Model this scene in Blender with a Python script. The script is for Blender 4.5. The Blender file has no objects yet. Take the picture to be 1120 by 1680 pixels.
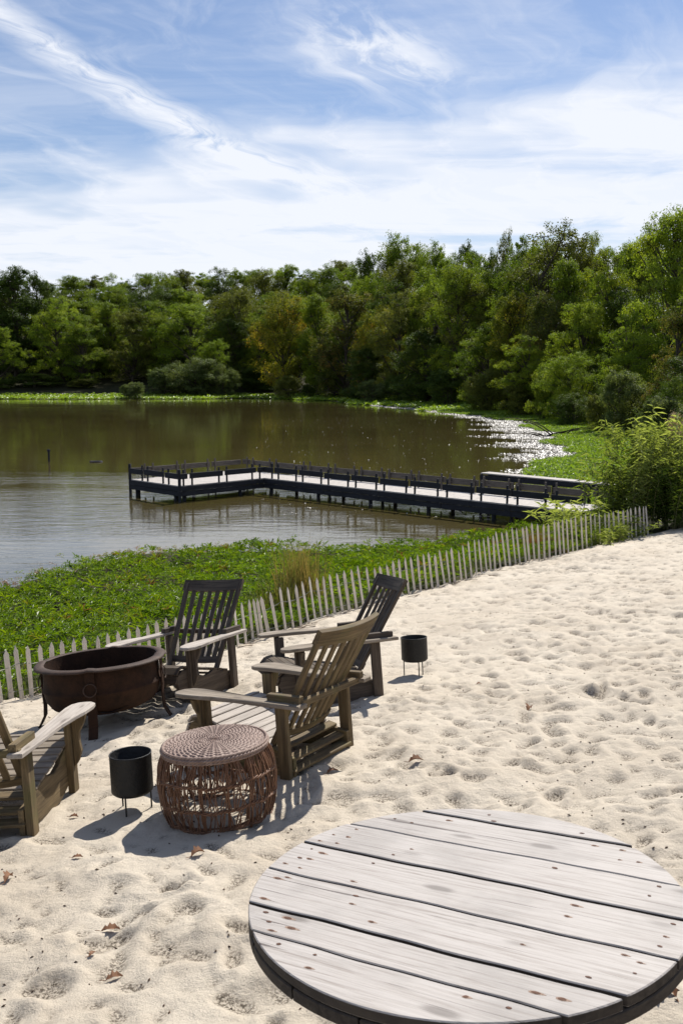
import bpy, math, random
import numpy as np
from mathutils import Matrix, Vector
R = math.radians
random.seed(7)
rng = np.random.default_rng(11)
SC = bpy.context.scene
COL = SC.collection

# ------------------------------------------------------------------ camera, sky, sun, exposure
cam_d = bpy.data.cameras.new('camera'); cam = bpy.data.objects.new('camera', cam_d); COL.objects.link(cam)
CAMZ, PITCH, FPX = 2.026, R(8.32), 1466.0
cam_d.sensor_fit = 'VERTICAL'; cam_d.sensor_height = 36.0; cam_d.lens = 36.0 * FPX / 1680.0
cam.location = (0, 0, CAMZ); cam.rotation_euler = (R(90) - PITCH, 0, 0)
cam_d.clip_start = 0.05; cam_d.clip_end = 4000
cam_d.dof.use_dof = True; cam_d.dof.focus_distance = 9.0; cam_d.dof.aperture_fstop = 11.0
SC.camera = cam
SUN_EL, SUN_AZ = 47.0, 25.0        # azimuth measured from +Y towards +X
world = bpy.data.worlds.new('World'); SC.world = world; world.use_nodes = True
SKY_STRENGTH = 0.058
SUN_STRENGTH = 4.8
SC.view_settings.view_transform = 'Standard'; SC.view_settings.look = 'None'
SC.view_settings.gamma = 1.0; SC.view_settings.use_curve_mapping = False
SC.view_settings.exposure = 0.45
sun_d = bpy.data.lights.new('sun', 'SUN'); sun_d.energy = SUN_STRENGTH; sun_d.angle = R(0.53); sun_d.color = (1.0, 0.955, 0.88)
sun = bpy.data.objects.new('sun', sun_d); COL.objects.link(sun)
sd_ = Vector((math.sin(R(SUN_AZ)) * math.cos(R(SUN_EL)), math.cos(R(SUN_AZ)) * math.cos(R(SUN_EL)), math.sin(R(SUN_EL))))
sun.rotation_euler = sd_.to_track_quat('Z', 'Y').to_euler(); sun.location = (20, 40, 60)


class NT:
    """small helper for node trees"""
    def __init__(s, tree): s.t = tree; tree.nodes.clear()
    def n(s, typ, ins=None, **kw):
        nd = s.t.nodes.new(typ)
        for k, v in kw.items(): setattr(nd, k, v)
        for k, v in (ins or {}).items():
            sock = nd.inputs[k]
            if hasattr(v, 'is_output'): s.t.links.new(v, sock)
            else: sock.default_value = v
        return nd
    def math(s, op, a, b=None, c=None, clamp=False):
        nd = s.t.nodes.new('ShaderNodeMath'); nd.operation = op; nd.use_clamp = clamp
        for i, v in enumerate((a, b, c)):
            if v is None: continue
            if hasattr(v, 'is_output'): s.t.links.new(v, nd.inputs[i])
            else: nd.inputs[i].default_value = v
        return nd.outputs[0]
    def ss(s, v, lo, hi, a=0.0, b=1.0):
        nd = s.n('ShaderNodeMapRange', {0: v, 1: lo, 2: hi, 3: a, 4: b}, interpolation_type='SMOOTHSTEP'); return nd.outputs[0]
    def mix(s, fac, a, b, blend='MIX'):
        nd = s.n('ShaderNodeMix', data_type='RGBA', blend_type=blend)
        for i, v in ((0, fac), (6, a), (7, b)):
            if hasattr(v, 'is_output'): s.t.links.new(v, nd.inputs[i])
            else: nd.inputs[i].default_value = v if i == 0 else (*v, 1)[:4]
        return nd.outputs[2]
    def noise(s, vec, scale, detail=4, rough=.55, dist=0.0, dim='3D'):
        nd = s.n('ShaderNodeTexNoise', {'Scale': scale, 'Detail': detail, 'Roughness': rough, 'Distortion': dist}, noise_dimensions=dim)
        if vec is not None: s.t.links.new(vec, nd.inputs['Vector'])
        return nd
    def ramp(s, fac, stops, interp='LINEAR'):
        nd = s.t.nodes.new('ShaderNodeValToRGB'); s.t.links.new(fac, nd.inputs[0]); cr = nd.color_ramp; cr.interpolation = interp
        while len(cr.elements) < len(stops): cr.elements.new(.5)
        for e, (p, c) in zip(cr.elements, stops): e.position = p; e.color = (*c, 1)[:4]
        return nd.outputs[0]


# world: Nishita sky with thin cirrus on a cloud plane
w = NT(world.node_tree)
sky = w.n('ShaderNodeTexSky', sky_type='NISHITA', sun_disc=False, sun_elevation=R(SUN_EL), sun_rotation=R(SUN_AZ), altitude=50, air_density=1.15, dust_density=0.25, ozone_density=3.5)
tc = w.n('ShaderNodeTexCoord'); sx = w.n('ShaderNodeSeparateXYZ', {0: tc.outputs['Generated']})
zz = w.math('ADD', w.math('MAXIMUM', sx.outputs[2], 0.0), 0.08)
px = w.math('DIVIDE', sx.outputs[0], zz); py = w.math('DIVIDE', sx.outputs[1], zz)
P = w.n('ShaderNodeCombineXYZ', {0: px, 1: py, 2: 0.0}).outputs[0]
# streak direction (0.38, 0.92) on the cloud plane
ca, sa = 0.925, 0.38
along = w.math('ADD', w.math('MULTIPLY', px, sa), w.math('MULTIPLY', py, ca))
across = w.math('SUBTRACT', w.math('MULTIPLY', px, ca), w.math('MULTIPLY', py, sa))
warp = w.noise(P, 1.6, 3, .5)
wv = w.math('SUBTRACT', warp.outputs[0], 0.5)
S1 = w.n('ShaderNodeCombineXYZ', {0: w.math('ADD', w.math('MULTIPLY', across, 2.6), w.math('MULTIPLY', wv, 1.5)), 1: w.math('ADD', w.math('MULTIPLY', along, 0.75), wv), 2: 3.7}).outputs[0]
S2 = w.n('ShaderNodeCombineXYZ', {0: w.math('ADD', w.math('MULTIPLY', px, 1.5), w.math('MULTIPLY', wv, 2.0)), 1: w.math('MULTIPLY', py, 3.2), 2: 8.1}).outputs[0]
c1 = w.ss(w.noise(S1, 1.9, 9, .62, .3).outputs[0], 0.46, 0.80)
c2 = w.ss(w.noise(S2, 0.9, 9, .62, .4).outputs[0], 0.40, 0.74)
soft = w.ss(w.noise(P, 0.7, 4, .5).outputs[0], 0.35, 0.7)
# the long bright streak at upper left, bending right as it comes lower
cen = w.math('ADD', -0.76, w.math('MULTIPLY', w.math('SUBTRACT', py, 2.1), 0.33))
cen = w.math('ADD', cen, w.math('MULTIPLY', w.math('POWER', w.math('MAXIMUM', w.math('SUBTRACT', py, 2.3), 0.0), 2.0), 0.13))
dist = w.math('ABSOLUTE', w.math('SUBTRACT', w.math('ADD', px, w.math('MULTIPLY', wv, 0.16)), cen))
wid = w.ss(py, 2.0, 3.2, 0.085, 0.17)
streak = w.math('SUBTRACT', 1.0, w.math('DIVIDE', dist, wid), clamp=True)
fine = w.noise(S1, 7.0, 8, .65, .2).outputs[0]
streak = w.math('MULTIPLY', streak, w.ss(fine, 0.22, 0.62)); streak = w.math('MULTIPLY', streak, w.math('SUBTRACT', 1.0, w.ss(py, 3.0, 3.9)))
# feathery fan right of centre
fx = w.math('SUBTRACT', px, 0.10); fy = w.math('SUBTRACT', py, 2.34)
fd = w.math('SQRT', w.math('ADD', w.math('POWER', w.math('DIVIDE', w.math('ADD', fx, w.math('MULTIPLY', fy, -0.45)), 0.19), 2.0), w.math('POWER', w.math('DIVIDE', fy, 0.26), 2.0)))
fan = w.math('MULTIPLY', w.math('SUBTRACT', 1.0, w.ss(fd, 0.3, 1.25)), w.ss(fine, 0.40, 0.68))
zb_ = w.math('ADD', w.math('MULTIPLY', px, 0.045), w.math('MULTIPLY', wv, 0.22))
band = w.math('SUBTRACT', 1.0, w.ss(w.math('SUBTRACT', sx.outputs[2], zb_), 0.19, 0.30))       # milky sheet towards the horizon
hole = w.ss(w.noise(S2, 0.55, 6, .6, .3).outputs[0], 0.30, 0.52)
m = w.math('ADD', w.math('MULTIPLY', c1, 0.34), w.math('MULTIPLY', c2, 0.26))
m = w.math('MULTIPLY', m, w.math('SUBTRACT', 1.0, w.math('MULTIPLY', w.ss(sx.outputs[2], 0.42, 0.75), 0.6)))
m = w.math('ADD', m, w.math('MULTIPLY', streak, 0.85)); m = w.math('ADD', m, w.math('MULTIPLY', fan, 0.55))
m = w.math('ADD', m, w.math('MULTIPLY', band, w.math('ADD', 0.30, w.math('MULTIPLY', hole, 0.50))))
m = w.math('MINIMUM', w.math('ADD', m, 0.09), 0.95)
col = w.mix(m, w.mix(1.0, sky.outputs[0], (1.03, 1.09, 1.23), 'MULTIPLY'), (11.7, 12.1, 13.0))
bg = w.n('ShaderNodeBackground', {0: col, 1: SKY_STRENGTH}); wo = w.n('ShaderNodeOutputWorld'); w.t.links.new(bg.outputs[0], wo.inputs[0])


# ------------------------------------------------------------------ materials
def mat(name):
    m_ = bpy.data.materials.new(name); m_.use_nodes = True; return m_, NT(m_.node_tree)
def out(t, sh, disp=None):
    o = t.n('ShaderNodeOutputMaterial'); t.t.links.new(sh, o.inputs[0])
def bumpn(t, h, strength, dist, normal=None):
    b = t.n('ShaderNodeBump', {'Height': h, 'Strength': strength, 'Distance': dist})
    if normal is not None: t.t.links.new(normal, b.inputs['Normal'])
    return b.outputs[0]
def princ(t, col, rough, normal=None, **kw):
    ins = {'Base Color': col if hasattr(col, 'is_output') else (*col, 1), 'Roughness': rough}
    ins.update({k.replace('_', ' '): v for k, v in kw.items()})
    p = t.n('ShaderNodeBsdfPrincipled', ins)
    if normal is not None: t.t.links.new(normal, p.inputs['Normal'])
    return p.outputs[0]

def wood(name, light, mid, dark, rough=.8, spec=.3, knots=0.5, green=0.0, kscale=(3.2, 9, 9), gs=(1.6, 26, 26), crack=0.0):
    m_, t = mat(name)
    g = t.n('ShaderNodeAttribute', attribute_name='g').outputs['Vector']
    mp = t.n('ShaderNodeMapping', {'Vector': g, 'Scale': gs}).outputs[0]
    n1 = t.noise(mp, 1.6, 7, .65, .5).outputs[0]
    n2 = t.noise(t.n('ShaderNodeMapping', {'Vector': g, 'Scale': (3.5, 90, 90)}).outputs[0], 1.5, 4, .6, .3).outputs[0]
    n3 = t.noise(g, 2.6, 4, .6).outputs[0]
    c = t.ramp(n1, [(.25, dark), (.5, mid), (.78, light)])
    c = t.mix(t.ss(n2, .58, .75, 0, .55), c, dark)
    c = t.mix(t.ss(n3, .45, .72, 0, .5), c, tuple(x * .6 for x in mid))
    vor = t.n('ShaderNodeTexVoronoi', {'Vector': t.n('ShaderNodeMapping', {'Vector': g, 'Scale': kscale}).outputs[0], 'Scale': 1.0}).outputs['Distance']
    kn = t.ss(vor, .08, .20, knots, 0)
    c = t.mix(kn, c, tuple(x * .45 for x in dark))
    if crack: c = t.mix(t.math('MULTIPLY', t.ss(t.noise(t.n('ShaderNodeMapping', {'Vector': g, 'Scale': (1.3, 70, 70)}).outputs[0], 1.0, 3, .5, .8).outputs[0], .655, .70, 0, crack), t.ss(n3, .35, .5)), c, (.07, .055, .05))
    if green: c = t.mix(t.ss(t.noise(g, 4.0, 3).outputs[0], .5, .7, 0, green), c, (.10, .11, .03))
    h = t.math('ADD', t.math('MULTIPLY', n1, .5), t.math('MULTIPLY', n2, .5))
    out(t, princ(t, c, rough, bumpn(t, h, .7, .004), Specular_IOR_Level=spec)); return m_

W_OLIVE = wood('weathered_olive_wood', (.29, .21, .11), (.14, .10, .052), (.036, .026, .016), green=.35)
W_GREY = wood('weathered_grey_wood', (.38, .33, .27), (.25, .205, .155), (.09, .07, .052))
W_PALE = wood('pale_sunlit_wood', (.54, .49, .43), (.42, .37, .32), (.18, .145, .115))  # lighter tone carries the sunlight on chair seat and arms
W_DARK = wood('dark_weathered_wood', (.17, .13, .09), (.09, .068, .048), (.03, .024, .018))
W_DARKER = wood('dark_stained_wood', (.17, .135, .10), (.092, .071, .054), (.028, .022, .017))
W_TABLE = wood('bleached_table_wood', (.47, .435, .405), (.405, .37, .34), (.22, .185, .16), rough=.62, spec=.35, knots=.6, kscale=(3.0, 9, 9), gs=(2.2, 60, 60), crack=.85)
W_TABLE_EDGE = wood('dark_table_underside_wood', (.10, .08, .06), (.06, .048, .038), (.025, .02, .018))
W_PICKET = wood('pale_picket_wood', (.78, .72, .63), (.68, .62, .54), (.46, .40, .34), knots=.15)
W_DOCK = wood('dark_dock_timber', (.05, .052, .06), (.028, .029, .035), (.012, .012, .014))
W_DECK = wood('sunbleached_deck_boards', (.60, .55, .50), (.48, .44, .40), (.28, .25, .22), knots=.1)
W_RAIL = wood('brown_rail_timber', (.17, .15, .13), (.105, .092, .08), (.045, .038, .034))

def simple(name, c, rough=.6, c2=None, scale=20, bump=.0, spec=.4, metal=0.0, bscale=40):
    m_, t = mat(name); tcn = t.n('ShaderNodeTexCoord').outputs['Object']
    n = t.noise(tcn, scale, 6, .65).outputs[0]
    cc = t.ramp(n, [(.3, c), (.7, c2 or c)])
    nn = bumpn(t, t.noise(tcn, bscale, 5, .6).outputs[0], bump, .01) if bump else None
    out(t, princ(t, cc, rough, nn, Specular_IOR_Level=spec, Metallic=metal)); return m_

# sand
SAND, t = mat('pale_beach_sand')
pos = t.n('ShaderNodeNewGeometry').outputs['Position']
n1 = t.noise(pos, 1.3, 5, .6).outputs[0]; n2 = t.noise(pos, 14, 5, .65).outputs[0]; n3 = t.noise(pos, 160, 3, .7).outputs[0]
c = t.ramp(n1, [(.3, (.49, .42, .33)), (.7, (.60, .53, .43))])
c = t.mix(t.ss(n2, .56, .74, 0, .30), c, (.42, .35, .27))
hol_shade = t.n('ShaderNodeAttribute', attribute_name='hollow_shade').outputs['Fac']
c = t.mix(t.math('MULTIPLY', hol_shade, t.ss(t.noise(pos, 75, 4, .75).outputs[0], .42, .60, 0, .95)), c, (.09, .07, .05))  # self-shadow of the hollows painted into the colour, speckled like dark debris
c = t.mix(t.ss(n3, .60, .78, 0, .40), c, (.25, .19, .13))
spk = t.n('ShaderNodeTexVoronoi', {'Vector': pos, 'Scale': 34.0}).outputs['Distance']
c = t.mix(t.math('MULTIPLY', t.ss(spk, .03, .10, 1, 0), t.ss(t.noise(pos, 2.2, 3).outputs[0], .5, .62, 0, .8)), c, (.10, .07, .045))
nb = bumpn(t, t.noise(pos, 24, 8, .72).outputs[0], .9, .022); nb = bumpn(t, n3, .6, .005, nb)
out(t, princ(t, c, .9, nb, Specular_IOR_Level=.2))

# soil
SOIL, t = mat('dark_ground_soil')
pos = t.n('ShaderNodeNewGeometry').outputs['Position']
c = t.ramp(t.noise(pos, .35, 6, .65).outputs[0], [(.3, (.022, .026, .010)), (.7, (.05, .045, .022))])
out(t, princ(t, c, .95, bumpn(t, t.noise(pos, 5, 5, .6).outputs[0], .5, .1), Specular_IOR_Level=.1))

# lake water: murky, rippled
WATER, t = mat('murky_lake_water')
pos = t.n('ShaderNodeNewGeometry').outputs['Position']
r1 = t.noise(t.n('ShaderNodeMapping', {'Vector': pos, 'Rotation': (0, 0, R(12)), 'Scale': (.75, 2.3, 1)}).outputs[0], 1.0, 5, .55, .6).outputs[0]
r2 = t.noise(t.n('ShaderNodeMapping', {'Vector': pos, 'Rotation': (0, 0, R(-20)), 'Scale': (2.6, 6.5, 1)}).outputs[0], 1.0, 4, .55, .4).outputs[0]
patch = t.ss(t.noise(t.n('ShaderNodeMapping', {'Vector': pos, 'Scale': (.05, .14, 1)}).outputs[0], 1.0, 3, .5, .5).outputs[0], .38, .62, .30, 1.0)
py_ = t.n('ShaderNodeSeparateXYZ', {0: pos}).outputs[1]; patch = t.math('MULTIPLY', patch, t.ss(py_, 24, 60, 1.0, .26))
h = t.math('ADD', t.math('MULTIPLY', r1, .75), t.math('MULTIPLY', r2, .25)); h = t.math('MULTIPLY', h, patch)
c = t.ramp(t.noise(pos, .08, 4, .5).outputs[0], [(.3, (.060, .048, .017)), (.7, (.080, .064, .023))])
out(t, princ(t, c, .045, bumpn(t, h, .55, .042), IOR=1.9, Specular_IOR_Level=.5))

def leaf_mat(name, stops, trans=.4, rough=.45, spec=.3, tcol=1.5):
    m_, t = mat(name)
    a = t.n('ShaderNodeAttribute', attribute_name='tint').outputs['Fac']
    oi = t.n('ShaderNodeObjectInfo').outputs['Random']
    a2 = t.math('ADD', a, t.math('MULTIPLY', t.math('SUBTRACT', oi, .5), .28), clamp=True)
    c = t.ramp(a2, stops)
    p = princ(t, c, rough, None, Specular_IOR_Level=spec)
    ct = t.mix(1.0, c, (tcol, tcol * 1.02, tcol * .5), 'MULTIPLY')
    tr = t.n('ShaderNodeBsdfTranslucent', {'Color': ct}).outputs[0]
    mx = t.n('ShaderNodeMixShader', {0: trans, 1: p, 2: tr}); out(t, mx.outputs[0]); return m_

L_DARK = leaf_mat('dark_oak_leaves', [(0, (0.041, 0.069, 0.011)), (0.5, (0.073, 0.112, 0.017)), (1, (0.137, 0.165, 0.024))], .3, .6, .12)
L_GREEN = leaf_mat('mid_green_leaves', [(0, (0.080, 0.128, 0.013)), (0.5, (0.146, 0.203, 0.020)), (1, (0.269, 0.297, 0.030))], .38, .6, .12)
L_LOCUST = leaf_mat('light_locust_leaves', [(0, (0.103, 0.161, 0.014)), (0.5, (0.186, 0.251, 0.023)), (1, (0.323, 0.362, 0.041))], .42, .6, .12)
L_YELLOW = leaf_mat('yellowing_maple_leaves', [(0, (0.092, 0.124, 0.012)), (0.4, (0.172, 0.189, 0.020)), (0.8, (0.322, 0.261, 0.029)), (1, (0.552, 0.281, 0.037))], .42, .6, .12)
L_AUTUMN = leaf_mat('reddish_autumn_leaves', [(0, (0.057, 0.083, 0.015)), (0.45, (0.106, 0.125, 0.024)), (0.75, (0.185, 0.138, 0.033)), (1, (0.336, 0.157, 0.050))], .38, .6, .12)
L_OLIVE = leaf_mat('olive_leaves', [(0, (0.078, 0.095, 0.018)), (0.5, (0.133, 0.149, 0.025)), (1, (0.216, 0.221, 0.044))], .35, .6, .12)
L_WILLOW = leaf_mat('grey_green_willow_leaves', [(0, (.06, .085, .026)), (.5, (.115, .150, .048)), (1, (.21, .24, .085))], .38, .6, .12)
L_PRIM = leaf_mat('glossy_primrose_leaves', [(0, (.045, .085, .005)), (.45, (.115, .190, .006)), (.80, (.21, .28, .010)), (.92, (.20, .15, .03)), (1, (.20, .09, .04))], .40, .45, .40)
L_MAT = leaf_mat('bright_floating_weed', [(0, (0.108, 0.170, 0.015)), (0.5, (0.189, 0.288, 0.024)), (1, (0.297, 0.380, 0.049))], .35, .4, .45)
L_CANE = leaf_mat('bamboo_like_leaves', [(0, (.05, .075, .012)), (.5, (.13, .17, .03)), (1, (.34, .38, .12))], .45, .4, .5)
L_REED = leaf_mat('dry_reed_blades', [(0, (.08, .10, .02)), (.5, (.16, .15, .045)), (1, (.30, .20, .09))], .35, .5, .3)
L_RUST = leaf_mat('rusty_dry_grass', [(0, (.12, .06, .03)), (1, (.28, .13, .07))], .35, .5, .3)
L_PLUME = leaf_mat('pinkish_seed_plume', [(0, (.30, .22, .17)), (1, (.48, .38, .30))], .4, .7, .1)
BARK = simple('grey_brown_bark', (.05, .04, .03), .9, (.10, .085, .065), 6, .6, .1)
CANE = simple('olive_cane_stems', (.10, .10, .04), .6, (.18, .16, .07), 8)
RUST = simple('rusty_iron', (.016, .010, .007), .8, (.052, .025, .014), 7, .35, .15, .0, 60)
RUST_RIM = simple('rust_brown_rim', (.035, .023, .017), .7, (.080, .048, .034), 12, .3, .3, .1, 60)
ASH = simple('charred_ash', (.012, .012, .016), .9, (.03, .03, .04), 18, .8, .1)
BLACK = simple('black_hammered_metal', (.008, .008, .008), .5, (.014, .013, .012), 30, .6, .45, .2, 55)
WIRE = simple('galvanised_fence_wire', (.35, .34, .32), .4, (.22, .2, .18), 30, 0, .5, .8)
WICKTOP = simple('faded_mauve_wicker', (.17, .11, .085), .6, (.33, .235, .19), 26, .2, .4)
WICK = simple('red_brown_wicker', (.11, .05, .026), .55, (.25, .125, .065), 22, .2, .45)
STAIN = simple('rust_stained_wood', (.20, .12, .08), .8, (.32, .23, .17), 90)
NAIL = simple('rusty_nail', (.05, .022, .012), .8, (.13, .055, .028), 90)
DRYLEAF = simple('dry_brown_leaf', (.16, .07, .03), .7, (.28, .14, .07), 40)
TWIG = simple('dry_grey_twigs', (.20, .15, .11), .85, (.34, .27, .21), 10)
DEBRIS = simple('dark_plant_litter', (.05, .03, .02), .9, (.11, .07, .045), 10)
GLINT = simple('pale_glare_flecks', (.36, .34, .31), .5, (.46, .43, .39), 3, 0, .6)  # pale colour stands in for sun glare on rippled water

# ------------------------------------------------------------------ mesh helpers
def link(name, me, parent=None, m_=None):
    o = bpy.data.objects.new(name, me); COL.objects.link(o)
    if parent is not None: o.parent = parent
    return o
def tag(o, label=None, cat=None, group=None, kind=None):
    if label: o['label'] = label
    if cat: o['category'] = cat
    if group: o['group'] = group
    if kind: o['kind'] = kind
    return o
def empty(name, mtx, label, cat, group=None):
    o = bpy.data.objects.new(name, None); COL.objects.link(o); o.matrix_world = mtx; o.empty_display_size = .2
    return tag(o, label, cat, group)

class MB:
    def __init__(s): s.v = []; s.f = []; s.n = 0; s.g = []
    def add(s, v, f, g=None):
        v = np.asarray(v, float); s.v.append(v); s.f += [tuple(int(i) + s.n for i in q) for q in f]
        s.g.append(np.asarray(g, float) if g is not None else v); s.n += len(v)
    def beam(s, p0, p1, wd, th, up=(0, 0, 1), ch=.003):
        p0 = np.array(p0, float); p1 = np.array(p1, float); L = np.linalg.norm(p1 - p0); d = (p1 - p0) / L
        up = np.array(up, float); a = np.cross(up, d)
        if np.linalg.norm(a) < 1e-6: a = np.cross((1, 0, 0), d)
        a /= np.linalg.norm(a); b = np.cross(d, a)
        ch = min(ch, th * .3, wd * .3); w2, t2 = wd / 2, th / 2
        prof = np.array([(w2, t2 - ch), (w2 - ch, t2), (-w2 + ch, t2), (-w2, t2 - ch), (-w2, -t2 + ch), (-w2 + ch, -t2), (w2 - ch, -t2), (w2, -t2 + ch)])
        ins = prof * np.array([(w2 - ch) / w2, (t2 - ch) / t2])
        V = []; G = []; off = rng.uniform(-9, 9, 3)
        for x, pr in ((0, ins), (ch, prof), (L - ch, prof), (L, ins)):
            for q in pr: V.append(p0 + d * x + a * q[0] + b * q[1]); G.append(off + (x, q[0], q[1]))
        F = [tuple(range(7, -1, -1)), tuple(range(24, 32))]
        for k in range(3):
            for i in range(8): F.append((k * 8 + i, k * 8 + (i + 1) % 8, k * 8 + 8 + (i + 1) % 8, k * 8 + 8 + i))
        s.add(V, F, G); return s
    def prism(s, outl, org, ax, ay, th, ch=.003, grain=0):
        """2-D outline (ccw) in the plane ax, ay from org, thickness th centred on the plane"""
        o = np.array(outl, float); n = len(o); ax = np.array(ax, float); ay = np.array(ay, float); az = np.cross(ax, ay)
        e = np.roll(o, -1, 0) - o; e /= np.linalg.norm(e, axis=1)[:, None] + 1e-12; nr = np.stack([e[:, 1], -e[:, 0]], 1)
        vn = nr + np.roll(nr, 1, 0); vn /= np.linalg.norm(vn, axis=1)[:, None] + 1e-9
        ins = o - vn * ch; V = []; G = []; off = rng.uniform(-9, 9, 3)
        for z, pr in ((-th / 2, ins), (-th / 2 + ch, o), (th / 2 - ch, o), (th / 2, ins)):
            for q in pr:
                V.append(np.array(org) + ax * q[0] + ay * q[1] + az * z)
                G.append(off + ((q[0], q[1], z) if grain == 0 else (q[1], q[0], z)))
        F = [tuple(range(n - 1, -1, -1)), tuple(range(3 * n, 4 * n))]
        for k in range(3):
            for i in range(n): F.append((k * n + i, k * n + (i + 1) % n, k * n + n + (i + 1) % n, k * n + n + i))
        s.add(V, F, G); return s
    def tube(s, pts, r, sides=6, cap=True):
        pts = np.asarray(pts, float); n = len(pts); rr = np.full(n, r) if np.isscalar(r) else np.asarray(r, float)
        tg = np.gradient(pts, axis=0); tg /= np.linalg.norm(tg, axis=1)[:, None] + 1e-12
        ref = np.array([0, 0, 1.]) if abs(tg[0][2]) < .9 else np.array([1., 0, 0]); V = []; G = []
        off = rng.uniform(-5, 5, 3); Ls = np.concatenate([[0], np.cumsum(np.linalg.norm(np.diff(pts, axis=0), axis=1))])
        an = np.linspace(0, 2 * np.pi, sides, endpoint=False)
        for i in range(n):
            a = np.cross(tg[i], ref); l = np.linalg.norm(a)
            a = a / l if l > 1e-6 else np.array([1., 0, 0]); b = np.cross(tg[i], a); ref = b * -1 if False else ref
            for q in an: V.append(pts[i] + rr[i] * (a * math.cos(q) + b * math.sin(q))); G.append(off + (Ls[i], rr[i] * math.cos(q), rr[i] * math.sin(q)))
        F = []
        for i in range(n - 1):
            for k in range(sides): F.append((i * sides + k, i * sides + (k + 1) % sides, (i + 1) * sides + (k + 1) % sides, (i + 1) * sides + k))
        if cap: F += [tuple(range(sides - 1, -1, -1)), tuple(range((n - 1) * sides, n * sides))]
        s.add(V, F, G); return s
    def lathe(s, prof, seg=64, close=False):
        prof = np.asarray(prof, float); n = len(prof); V = []; F = []
        for i in range(seg):
            a = 2 * math.pi * i / seg
            for q in prof: V.append((q[0] * math.cos(a), q[0] * math.sin(a), q[1]))
        m_ = n if close else n - 1
        for i in range(seg):
            j = (i + 1) % seg
            for k in range(m_): F.append((i * n + k, j * n + k, j * n + (k + 1) % n, i * n + (k + 1) % n))
        s.add(V, F); return s
    def mesh(s, name, m_, smooth=False):
        me = bpy.data.meshes.new(name); V = np.concatenate(s.v); me.from_pydata(V.tolist(), [], s.f)
        at = me.attributes.new('g', 'FLOAT_VECTOR', 'POINT'); at.data.foreach_set('vector', np.concatenate(s.g).astype(np.float32).ravel())
        me.materials.append(m_); me.update()
        if smooth: me.polygons.foreach_set('use_smooth', [True] * len(me.polygons))
        return me
    def build(s, name, m_, parent=None, smooth=False): return link(name, s.mesh(name, m_, smooth), parent)

def fast_mesh(name, V, F, m_, smooth=False, tint=None):
    """V (n,3), F (m,k) arrays of equal-sided faces"""
    V = np.ascontiguousarray(V, np.float32); F = np.ascontiguousarray(F, np.int32); me = bpy.data.meshes.new(name); k = F.shape[1]
    me.vertices.add(len(V)); me.vertices.foreach_set('co', V.ravel())
    me.loops.add(F.size); me.loops.foreach_set('vertex_index', F.ravel())
    me.polygons.add(len(F)); me.polygons.foreach_set('loop_start', np.arange(0, F.size, k, dtype=np.int32)); me.polygons.foreach_set('loop_total', np.full(len(F), k, np.int32))
    me.polygons.foreach_set('use_smooth', np.full(len(F), smooth)); me.update(calc_edges=True)
    if tint is not None:
        at = me.attributes.new('tint', 'FLOAT', 'POINT'); at.data.foreach_set('value', np.ascontiguousarray(tint, np.float32))
    me.materials.append(m_); return me

# ------------------------------------------------------------------ lie of the land
WZ = -1.95
def gy(y):
    y = np.asarray(y, float); q = np.clip((y - 9) / 6, 0, 1)
    return -.1046 * y + .0446 * (6 * (q ** 3 - q ** 4 / 2)) + .0446 * np.clip(y - 15, 0, None)
def beach(x, y):
    x = np.asarray(x, float); return .0766 * np.clip(x, -9, 9) + gy(np.clip(y, -30, 60))
def ray(u, v):
    a = (u - 560) / FPX; b = (v - 840) / FPX; c, s = math.cos(PITCH), math.sin(PITCH); return np.array([a, c - b * s, -s - b * c])
def at_z(u, v, z):
    r = ray(u, v); return np.array([0, 0, CAMZ]) + r * (z - CAMZ) / r[2]

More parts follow.
